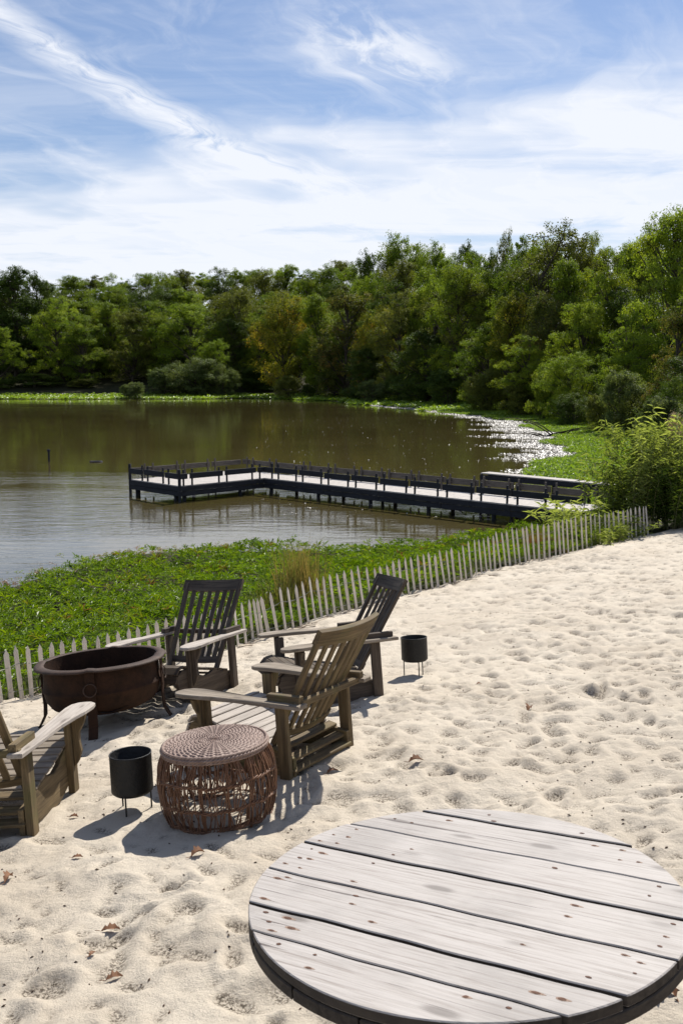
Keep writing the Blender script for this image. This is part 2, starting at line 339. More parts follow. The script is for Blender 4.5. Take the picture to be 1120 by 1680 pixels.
FENCE = [(-3.38,8.51,.48,-.05),(-3.33,8.66,.49,-.04),(-3.26,8.75,.52,-.04),(-3.16,8.76,.51,-.01),(-3.07,8.86,.5,-.01),(-2.99,8.94,.5,-.01),(-2.9,9.03,.5,-.02),(-2.81,9.13,.49,-.02),(-2.72,9.22,.49,-.02),(-2.61,9.33,.46,-.02),(-2.52,9.42,.47,-.02),(-2.43,9.52,.47,-.02),(-2.34,9.61,.47,-.02),(-2.25,9.7,.47,-.03),(-2.16,9.79,.48,-.03),(-2.07,9.87,.5,-.03),(-2.0,9.95,.51,-.01),(-1.9,10.08,.49,-.02),(-1.83,10.19,.48,-.01),(-1.72,10.25,.47,-.02),(-1.62,10.32,.49,-.03),(-1.54,10.4,.5,-.03),(-1.46,10.48,.5,-.03),(-1.38,10.56,.5,-.03),(-1.28,10.72,.48,-.04),(-1.2,10.88,.49,-.05),(-1.14,11.12,.48,-.04),(-1.07,11.2,.48,-.06),(-1.03,11.24,.47,-.06),(-.95,11.28,.49,-.09),(-.84,11.34,.52,-.09),(-.74,11.47,.55,-.07),(-.65,11.66,.52,-.07),(-.55,11.78,.54,-.07),(-.46,11.94,.54,-.08),(-.37,12.1,.57,-.08),(-.28,12.24,.54,-.07),(-.2,12.33,.54,-.06),(-.1,12.46,.55,-.07),(.01,12.6,.54,-.08),(.11,12.69,.56,-.08),(.22,12.77,.57,-.08),(.32,12.9,.58,-.09),(.44,13.15,.52,-.07),(.57,13.25,.47,-.08),(.66,13.36,.49,-.08),(.77,13.43,.48,-.08),(.84,13.4,.54,-.06),(.93,13.5,.55,-.05),(1.05,13.65,.56,-.07),(1.15,13.79,.52,-.07),(1.26,13.93,.56,-.06),(1.36,14.01,.55,-.06),(1.46,14.09,.56,-.07),(1.56,14.17,.5,-.06),(1.68,14.31,.54,-.09),(1.78,14.4,.52,-.07),(1.87,14.48,.56,-.07),(2.0,14.62,.47,-.06),(2.09,14.7,.55,-.07),(2.21,14.91,.59,-.07),(2.32,15.07,.56,-.05),(2.42,15.16,.55,-.06),(2.53,15.3,.56,-.07),(2.62,15.4,.58,-.07),(2.72,15.56,.57,-.05),(2.84,15.7,.63,-.1),(2.95,15.78,.61,-.09),(3.04,15.85,.61,-.08),(3.17,16.0,.66,-.08),(3.27,16.12,.61,-.08),(3.41,16.27,.61,-.08),(3.49,16.33,.62,-.08),(3.6,16.4,.66,-.07),(3.7,16.45,.64,-.05),(3.82,16.54,.62,-.04),(3.93,16.6,.61,-.05),(4.07,16.71,.64,-.05),(4.17,16.77,.63,-.06),(4.26,16.84,.64,-.06),(4.37,16.95,.63,-.06),(4.49,17.07,.63,-.06),(4.6,17.17,.65,-.07),(4.75,17.35,.64,-.05),(4.86,17.44,.67,-.06),(5.02,17.66,.63,-.05),(5.15,17.82,.62,-.06),(5.28,17.98,.61,-.04),(5.45,18.16,.59,-.05),(5.55,18.24,.59,-.05),(5.68,18.33,.6,-.05),(5.79,18.38,.6,-.05),(5.91,18.44,.59,-.05),(6.03,18.5,.59,-.06),(6.1,18.52,.61,-.06),(6.2,18.56,.62,-.05),(6.34,18.7,.62,-.06),(6.45,18.8,.6,-.05),(6.55,18.86,.6,-.08)]
FENCE = [(round(-3.38 - .105 * k, 3), round(8.51 - .057 * k, 3), .49 + .02 * math.sin(k * 1.7), -.03) for k in range(24, 0, -1)] + FENCE
fxs = np.array([-30, -8] + [q[0] for q in FENCE] + [7.5, 9, 30.]); fys = np.array([1.0, 6.0] + [q[1] for q in FENCE] + [19.3, 19.8, 24.])
def fence_y(x): return np.interp(x, fxs, fys)

LAKE = [(-120, 202), (-76.6, 202), (-49, 202), (-34, 203), (-20, 209), (-5.3, 193), (2, 165), (7.6, 140), (12.1, 127.8), (14.8, 109), (18.1, 92), (17.2, 74.4), (15.4, 59.3), (11.2, 43.7), (9.3, 38.5),
        (9.2, 33), (8.4, 28.5), (6.6, 25.6), (5.1, 24.4), (3.5, 22.8), (2.1, 21.7), (.6, 21.15), (-1.2, 21.3), (-3.0, 20.9), (-4.4, 20.5), (-5.4, 19.5), (-5.7, 18.4), (-6.2, 17.5), (-6.7, 16.9),
        (-9, 14.5), (-14, 11), (-30, 6), (-90, -10), (-260, -20), (-330, 80), (-260, 190)]
LK = np.array(LAKE, float)
def lake_sd(x, y):
    """signed distance, positive outside the lake"""
    x = np.asarray(x, float); y = np.asarray(y, float); d = np.full(x.shape, 1e9); ins = np.zeros(x.shape, bool)
    for i in range(len(LK)):
        a, b = LK[i], LK[(i + 1) % len(LK)]; e = b - a
        tt = np.clip(((x - a[0]) * e[0] + (y - a[1]) * e[1]) / (e @ e), 0, 1)
        d = np.minimum(d, np.hypot(x - a[0] - tt * e[0], y - a[1] - tt * e[1]))
        cr = ((a[1] > y) != (b[1] > y)) & (x < (b[0] - a[0]) * (y - a[1]) / (b[1] - a[1] + 1e-12) + a[0]); ins ^= cr
    return np.where(ins, -d, d)
def sstep(v, a, b):
    q = np.clip((v - a) / (b - a), 0, 1); return q * q * (3 - 2 * q)
def land(x, y):
    x = np.asarray(x, float); y = np.asarray(y, float); sd = lake_sd(x, y)
    far = WZ + .06 + .018 * np.minimum(sd, 14) + 17 * sstep(sd, 14, 105) * (1 + .12 * np.sin(x * .031) + .1 * np.sin(y * .043 + 1)) + 1.5 * sstep(sd, 8, 30)
    near = WZ + .04 + (beach(x, y) - WZ - .04) * sstep(sd, .6, 6.0)
    k = np.maximum(sstep(y, 22, 34), sstep(x, 9, 22)); k = np.where(x < -25, np.maximum(k, sstep(y, 5, 40)), k)
    z = near * (1 - k) + far * k
    return np.where(sd < 0, WZ - .04 - .25 * np.minimum(-sd, 6), z)

# terrain: one sheet to the horizon
def axis(lo, hi, n, c, fine):
    s_ = np.linspace(-1, 1, n); g = np.sinh(s_ * fine) / math.sinh(fine); return np.where(g < 0, c + g * (c - lo), c + g * (hi - c))
xs = axis(-700, 700, 230, 0, 4.6); ys = axis(-300, 900, 260, 20, 4.2)
X, Y = np.meshgrid(xs, ys); Z = land(X, Y)
Z = Z - .14 * (Y < fence_y(X) + .15) * (np.abs(X) < 14) * (Y > -6)
ni, nj = X.shape; idx = np.arange(ni * nj).reshape(ni, nj)
F = np.stack([idx[:-1, :-1], idx[:-1, 1:], idx[1:, 1:], idx[1:, :-1]], -1).reshape(-1, 4)
terrain = link('terrain', fast_mesh('terrain', np.stack([X.ravel(), Y.ravel(), Z.ravel()], 1), F, SOIL, True)); tag(terrain, kind='structure')
me = fast_mesh('lake_water', np.array([(-690, -290, WZ), (690, -290, WZ), (690, 890, WZ), (-690, 890, WZ)]), np.array([[0, 1, 2, 3]]), WATER)
tag(link('lake_water', me), kind='structure')

# sand relief
def vnoise(shape, cell, seed):
    r_ = np.random.default_rng(seed); gy_, gx_ = int(shape[0] / cell) + 3, int(shape[1] / cell) + 3; g = r_.uniform(-1, 1, (gy_, gx_))
    yy = np.arange(shape[0]) / cell; xx = np.arange(shape[1]) / cell; iy = yy.astype(int); ix = xx.astype(int); fy = yy - iy; fx = xx - ix
    fy = fy * fy * fy * (fy * (fy * 6 - 15) + 10); fx = fx * fx * fx * (fx * (fx * 6 - 15) + 10)
    a = g[iy][:, ix] * (1 - fx) + g[iy][:, ix + 1] * fx; b = g[iy + 1][:, ix] * (1 - fx) + g[iy + 1][:, ix + 1] * fx
    return a * (1 - fy)[:, None] + b * fy[:, None]
RES = .02; HX0, HY0 = -13.0, -1.5; HN = (int(24 / RES), int(27 / RES))
HM = np.zeros(HN)
for cell, amp, sd2 in ((1.5, .030, 1), (.6, .017, 2), (.27, .021, 3), (.15, .020, 4), (.08, .0115, 5), (.045, .0045, 6)):
    nz = vnoise(HN, cell / RES, sd2)
    HM += amp * (nz if cell > .6 else (1 - 2 * np.abs(nz)) * .55 + nz * .45)
rf = np.random.default_rng(5)
for k in range(6000):
    cx, cy = rf.uniform(0, HN[1]), rf.uniform(0, HN[0]); L = rf.uniform(.05, .135) / RES; Wd = L * rf.uniform(.42, .7); a = rf.uniform(0, math.pi); dep = rf.uniform(.006, .025) if k % 14 else rf.uniform(.025, .036)
    m_ = int(L * 2); x0, x1, y0, y1 = max(0, int(cx - m_)), min(HN[1], int(cx + m_)), max(0, int(cy - m_)), min(HN[0], int(cy + m_))
    if x1 - x0 < 3 or y1 - y0 < 3: continue
    yy, xx = np.mgrid[y0:y1, x0:x1]; dx = xx - cx; dy = yy - cy
    q = np.sqrt(((dx * math.cos(a) + dy * math.sin(a)) / L) ** 2 + ((-dx * math.sin(a) + dy * math.cos(a)) / Wd) ** 2)
    side = .5 + .5 * np.cos(np.arctan2(dy, dx) - a * 2.3 - k)      # spoil thrown up on one side only
    HM[y0:y1, x0:x1] += dep * (-np.exp(-(q * 1.25) ** 3) + 1.0 * side * np.exp(-((q - 1.25) / .32) ** 2))
wx_ = (vnoise(HN, .16 / RES, 31) * .040 + vnoise(HN, .07 / RES, 32) * .016) / RES; wy_ = (vnoise(HN, .16 / RES, 33) * .040 + vnoise(HN, .07 / RES, 34) * .016) / RES
yy, xx = np.mgrid[0:HN[0], 0:HN[1]]; HW = HM[np.clip(yy + wy_, 0, HN[0] - 1).astype(int), np.clip(xx + wx_, 0, HN[1] - 1).astype(int)]
HW = (HW + np.roll(HW, 1, 0) + np.roll(HW, 1, 1) + np.roll(HW, -1, 0) + np.roll(HW, -1, 1)) / 5
calm = 1.08 + .5 * vnoise(HN, 1.7 / RES, 35) ; HM = HW * np.clip(calm, .65, 1.55)
def relief(x, y):
    fx = np.clip((np.asarray(x, float) - HX0) / RES, 0, HN[1] - 2.001); fy = np.clip((np.asarray(y, float) - HY0) / RES, 0, HN[0] - 2.001)
    ix = fx.astype(int); iy = fy.astype(int); tx = fx - ix; ty = fy - iy
    return (HM[iy, ix] * (1 - tx) + HM[iy, ix + 1] * tx) * (1 - ty) + (HM[iy + 1, ix] * (1 - tx) + HM[iy + 1, ix + 1] * tx) * ty
def sand_z(x, y): return land(x, y) + relief(x, y)
rows = [-1.2]
while rows[-1] < 20.6: rows.append(rows[-1] + max(.017, .0034 * (rows[-1] + 1.5)))
rows = np.array(rows); ncol = 660; sq = np.linspace(-1, 1, ncol)
X = sq[None, :] * (2.6 + .42 * (rows[:, None] + 1.2)) + .06 * rows[:, None]; Y = np.repeat(rows[:, None], ncol, 1)
Z = land(X, Y) + relief(X, Y)
keep = Y < fence_y(X) + .30
edge = sstep(Y - fence_y(X), .05, .30); Z = Z - edge * .16
idx = np.arange(X.size).reshape(X.shape)
F = np.stack([idx[:-1, :-1], idx[:-1, 1:], idx[1:, 1:], idx[1:, :-1]], -1).reshape(-1, 4); kf = (keep[:-1, :-1] & keep[1:, 1:]).ravel(); F = F[kf]
used = np.zeros(X.size, bool); used[F.ravel()] = True; remap = np.cumsum(used) - 1
V = np.stack([X.ravel(), Y.ravel(), Z.ravel()], 1)[used]
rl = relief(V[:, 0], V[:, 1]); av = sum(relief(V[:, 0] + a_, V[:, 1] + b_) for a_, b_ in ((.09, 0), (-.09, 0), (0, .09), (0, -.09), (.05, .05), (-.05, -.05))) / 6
sb = fast_mesh('sand_beach', V, remap[F], SAND, True); at = sb.attributes.new('hollow_shade', 'FLOAT', 'POINT'); at.data.foreach_set('value', sstep(av - rl, .003, .014).astype(np.float32))
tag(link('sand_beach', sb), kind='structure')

def frame(x, y, rot=0.0, dz=0.0, tilt=True, lean=(0, 0)):
    e = .4; sx_ = float(land(x + e, y) - land(x - e, y)) / (2 * e); sy_ = float(land(x, y + e) - land(x, y - e)) / (2 * e)
    if not tilt: sx_ = sy_ = 0
    sx_ += lean[0]; sy_ += lean[1]
    n = Vector((-sx_, -sy_, 1)).normalized(); ex = Vector((1, 0, sx_)).normalized(); ey = n.cross(ex)
    m3 = Matrix((ex, ey, n)).transposed().to_4x4()
    return Matrix.Translation((x, y, float(land(x, y)) + dz)) @ m3 @ Matrix.Rotation(rot, 4, 'Z')
# ------------------------------------------------------------------ picket fence
fence = empty('picket_fence', Matrix.Translation((0, 12.8, float(land(0, 12.8)))), 'low pale wooden picket fence with wires curving between the sand and the green plants', 'fence')
inv = fence.matrix_world.inverted()
pick_me = []
for k in range(6):
    b = MB(); hw = .0215 + .002 * (k % 3); H_ = .95; tip = .055 + .01 * (k % 2); sk = (-.004, .003, 0, .006, -.006, .002)[k]
    b.prism([(-hw, 0), (hw, 0), (hw + sk * .4, H_ - tip), (sk + .002, H_), (-hw + sk * .4, H_ - tip)], (0, 0, 0), (1, 0, 0), (0, 0, 1), .011, .0015, grain=1)
    pick_me.append(b.mesh('picket', W_PICKET))
tops = []
for i, (x, y, h, lx) in enumerate(FENCE):
    z0 = float(sand_z(x, y)); z0 = float(land(x, y)) + .035 + (z0 - float(land(x, y))) * .5
    o = bpy.data.objects.new('picket', pick_me[(i * 5 + i // 7) % 6]); COL.objects.link(o); o.parent = fence
    j0, j1 = max(0, i - 2), min(len(FENCE) - 1, i + 2); dx = FENCE[j1][0] - FENCE[j0][0]; dy = FENCE[j1][1] - FENCE[j0][1]; ang = math.atan2(dy, dx)
    top = Vector((x + lx, y + random.uniform(-.02, .02), z0 + h)); axz = (top - Vector((x, y, z0))).normalized()
    axx = Vector((math.cos(ang), math.sin(ang), 0)); axy = axz.cross(axx).normalized(); axx = axy.cross(axz)
    m3 = Matrix((axx, axy, axz)).transposed().to_4x4()
    base = top - axz * .95
    o.matrix_local = inv @ Matrix.Translation(base) @ m3 @ Matrix.Rotation(random.uniform(-.12, .12), 4, 'Z')
    tops.append((Vector((x, y, z0)), axz, h, axy))
for fr in (.62, -.2):
    for ph in (0, math.pi):
        pts = []
        for i, (b0, ax_, h, ay_) in enumerate(tops):
            p = b0 + ax_ * ((h - .19) if fr > 0 else .05)
            pts.append(p + ay_ * (.0085 * math.cos(math.pi * i + ph)))
            if i < len(tops) - 1: pts.append((p + tops[i + 1][0] + tops[i + 1][1] * ((tops[i + 1][2] - .19) if fr > 0 else .05)) / 2 + Vector((0, 0, -.004 + .004 * math.cos(ph))))
        MB().tube([inv @ q for q in pts], .0016, 4).build('wire', WIRE, fence)

# ------------------------------------------------------------------ deep-backed garden chairs
def make_chair(mt, label, wd, wd2=None, name='garden_chair'):
    wd2 = wd2 or wd; t_ = empty(name, mt, label, 'chair', 'wooden reclining garden chairs round the fire bowl'); A = lambda n, b, w_=wd: b.build(n, w_, t_)
    for s in (-1, 1):
        A('leg', MB().beam((s * .368, 0, -.10), (s * .368, 0, .528), .045, .085, up=(0, 1, 0), ch=.005))
        A('leg', MB().beam((s * .355, .69, -.10), (s * .358, .69, .548), .045, .085, up=(0, 1, 0), ch=.005))
        # curved bracket under the paddle of the arm
        o = [(0, .20), (.004, .20), (.03, .235), (.055, .30), (.045, .37), (.05, .43), (.085, .49), (.105, .546), (0, .546)]
        o = [(q[0], q[1]) for q in o]
        b = MB(); b.prism(o if s > 0 else [(-q[0], q[1]) for q in reversed(o)], (s * .382, .69, 0), (1, 0, 0), (0, 0, 1), .036, .004, grain=1); A('bracket', b)
        # arm: narrow at the back, paddle at the front
        o = [(.345, -.20), (.44, -.20), (.45, .10), (.455, .34), (.485, .48), (.515, .60), (.522, .74), (.505, .82), (.465, .865), (.42, .872), (.37, .855), (.34, .80), (.335, .70), (.338, .50), (.343, .2)]
        b = MB(); b.prism(o if s > 0 else [(-q[0], q[1]) for q in reversed(o)], (0, 0, 0), (1, 0, 0), (0, 1, 0), .028, .005, grain=1)
        v = b.v[0]; v[:, 2] += .546 + (v[:, 1] + .2) * .024 + .012 * np.sin(np.clip((v[:, 1] - .3) / .6, 0, 1) * math.pi); A('arm', b)
        # block with adjusting holes on the rear of the arm
        b = MB(); b.beam((s * .365, -.17, .583), (s * .365, .10, .588), .05, .048, ch=.004); blk = A('arm_block', b)
        for q in range(4): MB().tube([(s * .3385, -.12 + q * .055, .588), (s * .340 - s * .0015, -.12 + q * .055, .588)], .008, 8).build('peg_hole', BLACK, blk)
        # side rail
        o = [(-.045, .015), (.50, .02), (.76, .12), (.865, .20), (.885, .27), (.86, .335), (.80, .365), (.72, .36), (.60, .315), (.52, .262), (.44, .235), (.36, .245), (.30, .262), (.20, .235), (.10, .205), (-.045, .175)]
        b = MB(); b.prism(o, (s * .322, 0, 0), (0, 1, 0), (0, 0, 1), .034, .004); A('side_rail', b)
    # seat boards
    prof = [(.185, .232), (.262, .252), (.339, .268), (.416, .284), (.493, .302), (.57, .324), (.647, .348), (.724, .370), (.80, .380), (.862, .352), (.895, .285)]
    for k in range(len(prof)):
        y0, z0 = prof[k]; a = prof[min(k + 1, len(prof) - 1)]; c_ = prof[max(k - 1, 0)]; d = np.array([0, a[0] - c_[0], a[1] - c_[1]]); n = np.cross((1, 0, 0), d); n /= np.linalg.norm(n)
        b = MB(); b.beam((-.342, y0, z0 + .010), (.342, y0, z0 + .010), .070, .019, up=n, ch=.004); A('seat_board', b, wd2)
    for y0, z0 in ((.10, .215), (.015, .155), (-.02, .09)):
        A('cross_rail', MB().beam((-.345, y0, z0), (.345, y0, z0), .075, .022, up=(0, -.25, 1), ch=.004))
    # back
    B0 = np.array([0, .17, .225]); B1 = np.array([0, -.352, 1.035]); d = (B1 - B0) / np.linalg.norm(B1 - B0); L = np.linalg.norm(B1 - B0); nb_ = np.cross((1, 0, 0), d)   # nb_ points back/up? 
    if nb_[1] > 0: nb_ = -nb_
    W = lambda s_, x: x * (.278 + .05 * s_ / L) / .30
    for s in (-1, 1):
        A('back_stile', MB().beam(B0 - d * .07 + (s * .275, 0, 0), B0 + d * (L - .02) + (s * .322, 0, 0), .048, .03, up=(s * .8, 0, 0) if False else nb_, ch=.004))
    bow = lambda x: .045 * (1 - (x / .34) ** 2)
    def bowed(s0, s1, half, th, extra=0.0, n=12):
        b = MB(); xs_ = np.linspace(-half, half, n + 1); V = []; F = []; G = []
        for x in xs_:
            for (sv, tv) in ((s0, -th / 2), (s1, -th / 2), (s1, th / 2), (s0, th / 2)):
                crown = extra * (1 - (x / half) ** 2) if sv == s1 else 0
                V.append(B0 + d * (sv + crown) + nb_ * (bow(x) + tv) + np.array((x, 0, 0))); G.append((x + 3, sv, tv))
        for i in range(n):
            for k in range(4): F.append((i * 4 + k, i * 4 + (k + 1) % 4, i * 4 + 4 + (k + 1) % 4, i * 4 + 4 + k))
        F += [(3, 2, 1, 0), tuple(n * 4 + k for k in range(4))]; b.add(V, F, G); return b
    A('top_rail', bowed(L - .105, L + .005, .352, .034, .014)); A('bottom_rail', bowed(.085, .145, .300, .028))
    for k in range(6):
        f_ = (k - 2.5) / 2.5 * .205
        p0 = B0 + d * .10 + nb_ * (bow(f_) - .002) + np.array((f_ * .98, 0, 0)); p1 = B0 + d * (L - .06) + nb_ * (bow(f_ * 1.1) - .002) + np.array((f_ * 1.15, 0, 0))
        A('back_slat', MB().beam(p0, p1, .046, .018, up=nb_, ch=.003))
    sB = B0 + d * (.585 - B0[2]) / d[2]
    A('back_support', MB().beam(sB + nb_ * .085 + (-.40, 0, .01), sB + nb_ * .085 + (.40, 0, .01), .045, .045, ch=.006), wd)
    return t_
def chair_at(x, y, a, lab, w1, w2=None): return make_chair(frame(x, y, a - math.pi / 2, -.012), lab, w1, w2)
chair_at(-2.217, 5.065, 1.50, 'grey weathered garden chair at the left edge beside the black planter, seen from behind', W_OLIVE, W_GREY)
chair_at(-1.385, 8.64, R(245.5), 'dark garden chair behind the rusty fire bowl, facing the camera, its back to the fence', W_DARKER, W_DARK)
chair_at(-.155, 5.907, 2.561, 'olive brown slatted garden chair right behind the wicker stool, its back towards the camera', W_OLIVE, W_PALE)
chair_at(.218, 7.95, 3.47, 'dark brown garden chair furthest right, beside the small planter standing on the open sand', W_DARKER, W_DARK)
# arms paler than their frames, the sunlight on them put into the wood colour
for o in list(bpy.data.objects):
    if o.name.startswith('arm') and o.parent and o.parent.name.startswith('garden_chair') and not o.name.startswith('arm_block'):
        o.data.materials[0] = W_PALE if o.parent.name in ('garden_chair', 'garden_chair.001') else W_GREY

# ------------------------------------------------------------------ fire bowl
PX, PY = -2.054, 7.467
pit = empty('fire_bowl', frame(PX, PY, R(4), .02), 'large round rusty iron fire bowl on four flared legs between the chairs', 'fire pit')
b = MB(); b.lathe([(.485, .555), (.492, .40), (.496, .36), (.503, .352), (.503, .338), (.494, .33), (.478, .25), (.43, .185), (.34, .145), (.18, .128), (.0005, .125), (.0005, .137), (.18, .14), (.34, .158), (.422, .195), (.466, .255), (.482, .34), (.474, .555)], 72)
b.build('bowl', RUST, pit, True)
b = MB(); b.lathe([(.474, .553), (.474, .561), (.50, .566), (.535, .563), (.556, .553), (.560, .541), (.552, .539), (.53, .549), (.50, .552)], 96, close=True)
v = b.v[0]; ang = np.arctan2(v[:, 1], v[:, 0]); rr = np.hypot(v[:, 0], v[:, 1])
kink = sum(np.exp(-((np.angle(np.exp(1j * (ang - R(q))))) / .07) ** 2) for q in (-89, -3, 88, 177)); v[:, 2] += .010 * kink + .003 * np.sin(ang * 3)
b.build('rim', RUST_RIM, pit, True)
b = MB(); V = [(0, 0, .22)]; F = []
for i in range(14):
    for k in range(40):
        a = 2 * math.pi * k / 40; r_ = .45 * (i + 1) / 14; V.append((r_ * math.cos(a), r_ * math.sin(a), .215 + .03 * math.sin(r_ * 21 + a * 3) * rng.uniform(.2, 1) - .02 * (r_ / .45) + rng.uniform(-.008, .01)))
for k in range(40): F.append((0, 1 + k, 1 + (k + 1) % 40))
for i in range(13):
    for k in range(40): F.append((1 + i * 40 + k, 1 + (i + 1) * 40 + k, 1 + (i + 1) * 40 + (k + 1) % 40, 1 + i * 40 + (k + 1) % 40))
b.add(V, F); b.build('ash_bed', ASH, pit)
for q in (-89, -3, 88, 177):
    a = R(q); ur = np.array([math.cos(a), math.sin(a), 0]); ut = np.array([-math.sin(a), math.cos(a), 0]); path = [(.512, .548), (.514, .44), (.514, .30), (.508, .20), (.515, .10), (.55, .035), (.61, -.05)]
    V = []; F = []; n = len(path)
    for i, (r_, z_) in enumerate(path):
        for (sw, st) in ((-1, 0), (1, 0), (1, 1), (-1, 1)): V.append(ur * (r_ + st * .011) + ut * sw * .038 + np.array([0, 0, z_]))
    for i in range(n - 1):
        for k in range(4): F.append((i * 4 + k, i * 4 + (k + 1) % 4, i * 4 + 4 + (k + 1) % 4, i * 4 + 4 + k))
    F += [(3, 2, 1, 0), tuple((n - 1) * 4 + k for k in range(4))]
    b = MB(); b.add(V, F); lg = b.build('leg', RUST, pit)
    c_ = ur * .522 + ut * .0 + np.array([0, 0, .45]); th = np.linspace(0, 2 * math.pi, 25)
    MB().tube([c_ + ur * (.012 + .006 * (1 - math.cos(w_))) + ut * (.052 * math.sin(w_)) + np.array([0, 0, -.05 + .052 * math.cos(w_)]) for w_ in th], .0055, 6).build('ring_handle', RUST_RIM, lg, True)

# ------------------------------------------------------------------ round black planters
def planter(x, y, r, top, bot, label, rot, lean=(0, 0)):
    t_ = empty('black_planter', frame(x, y, rot, 0, True, lean), label, 'planter', 'black metal planters on thin legs')
    b = MB(); z = np.linspace(bot, top, 16); pr = [(.0005, bot), (r * .97, bot), (r, bot + .006)] + [(r, q) for q in z[1:-1]] + [(r + .002, top - .003), (r + .001, top), (r - .004, top), (r - .006, top - .004), (r - .006, bot + .012), (.0005, bot + .012)]
    b.lathe(pr, 72); b.build('pot', BLACK, t_, True)
    for q in range(3):
        a = R(-100 + 120 * q); p = np.array([math.cos(a) * r * .86, math.sin(a) * r * .86, 0]); MB().tube([p + (0, 0, -.06), p + (0, 0, bot + .004)], .0055, 8).build('leg', BLACK, t_)
    MB().tube([(r * .86 * math.cos(w_), r * .86 * math.sin(w_), bot - .006) for w_ in np.linspace(0, 2 * math.pi, 41)], .005, 6).build('stand_ring', BLACK, t_)
planter(-1.299, 5.272, .129, .385, .145, 'black round metal planter on thin legs between the left chair and the wicker stool', 0, (-.03, .03))
planter(.722, 8.41, .128, .385, .165, 'small black planter on thin legs alone on the sand right of the furthest chair', R(25), (-.03, 0))

# ------------------------------------------------------------------ wicker stool
stool = empty('wicker_stool', frame(-.74, 5.16, 0, .0, True, (0, .02)), 'round wicker stool with a mauve woven top and open red brown cane sides', 'stool')
NR, NT_ = 120, 540; RT = .312; r_ = np.linspace(.004, RT, NR); th = np.linspace(0, 2 * math.pi, NT_, endpoint=False); Rg, Tg = np.meshgrid(r_, th)
nsp = np.where(Rg < .075, 18, 36); ring = Rg / .0125; wv_ = np.cos(np.floor(ring) * math.pi + Tg * nsp); fr = ring - np.floor(ring)
Hh = .0042 * wv_ * (np.sin(fr * math.pi)) + .003 * np.sin(fr * math.pi) + .0045 * np.abs(np.sin(Tg * 18)) * sstep(Rg, .05, .11)
Zt = .462 + Hh - .018 * (Rg / RT) ** 6 - .004 * np.cos(Tg * 2) * (Rg / RT)
V = np.stack([(Rg * np.cos(Tg)).ravel(), (Rg * np.sin(Tg)).ravel(), Zt.ravel()], 1); idx = np.arange(Rg.size).reshape(Rg.shape); nx_ = np.roll(idx, -1, 0)
F = np.stack([idx[:, :-1], idx[:, 1:], nx_[:, 1:], nx_[:, :-1]], -1).reshape(-1, 4)
link('woven_top', fast_mesh('woven_top', V, F, WICKTOP, True), stool)
b = MB()
for rad, zz_, rt in ((RT + .003, .448, .0085), (RT + .010, .434, .009), (RT + .006, .418, .0085)):
    for ph in range(3):
        w_ = np.linspace(0, 2 * math.pi, 361); b.tube(np.stack([(rad + rt * .55 * np.cos(w_ * 26 + ph * 2.094)) * np.cos(w_), (rad + rt * .55 * np.cos(w_ * 26 + ph * 2.094)) * np.sin(w_), zz_ + rt * .55 * np.sin(w_ * 26 + ph * 2.094)], 1), .0062, 5)
b.build('braided_edge', WICKTOP, stool, True)
pr_z = np.array([0, .05, .13, .22, .30, .37, .42]); pr_r = np.array([.312, .330, .348, .355, .350, .334, .308])
def rad_(z): return np.interp(z, pr_z, pr_r)
def rad_s(z):
    z = np.asarray(z, float); return sum(rad_(z + q) for q in (-.03, -.015, 0, .015, .03)) / 5
for k in range(14):
    a = 2 * math.pi * k / 14 + .1; z = np.linspace(-.01, .43, 12); rr = rad_s(z) - .012; MB().tube(np.stack([rr * math.cos(a), rr * math.sin(a), z], 1), .0085, 6).build('cane_upright', WICK, stool, True)
for zc in (.015, .14, .285):
    b = MB()
    for ph in range(3):
        w_ = np.linspace(0, 2 * math.pi, 301); q = w_ * 22 + ph * 2.094; wob = .006 * np.sin(w_ * 5 + zc * 40) + .004 * np.sin(w_ * 13)
        rr = float(rad_s(zc)) + .0065 * np.cos(q); b.tube(np.stack([rr * np.cos(w_), rr * np.sin(w_), zc + wob + .0065 * np.sin(q)], 1), .0048, 5)
    b.build('twisted_band', WICK, stool, True)
b = MB(); zl = [.015, .14, .285, .425]
for j in range(3):
    n = 190 if j == 2 else 150
    for k in range(n):
        a0 = 2 * math.pi * (k + rng.uniform(-.25, .25)) / n; da = rng.choice([-1, 1]) * rng.uniform(.04, .13) if rng.random() < .8 else rng.uniform(-.03, .03)
        s_ = np.linspace(0, 1, 7); z = zl[j] + (zl[j + 1] - zl[j]) * s_; a = a0 + da * s_ + .02 * np.sin(s_ * 3.1 + k); rr = rad_s(z) + rng.uniform(-.007, .007) + .006 * np.sin(s_ * 3.14) * rng.uniform(-1, 1)
        b.tube(np.stack([rr * np.cos(a), rr * np.sin(a), z], 1), rng.uniform(.0028, .0042), 4, False)
tag(b.build('cane_strands', WICK, stool, True), kind='stuff')
MB().tube([(.27 * math.cos(w_), .27 * math.sin(w_), .01) for w_ in np.linspace(0, 2 * math.pi, 60)], .009, 6).build('base_hoop', WICK, stool, True)

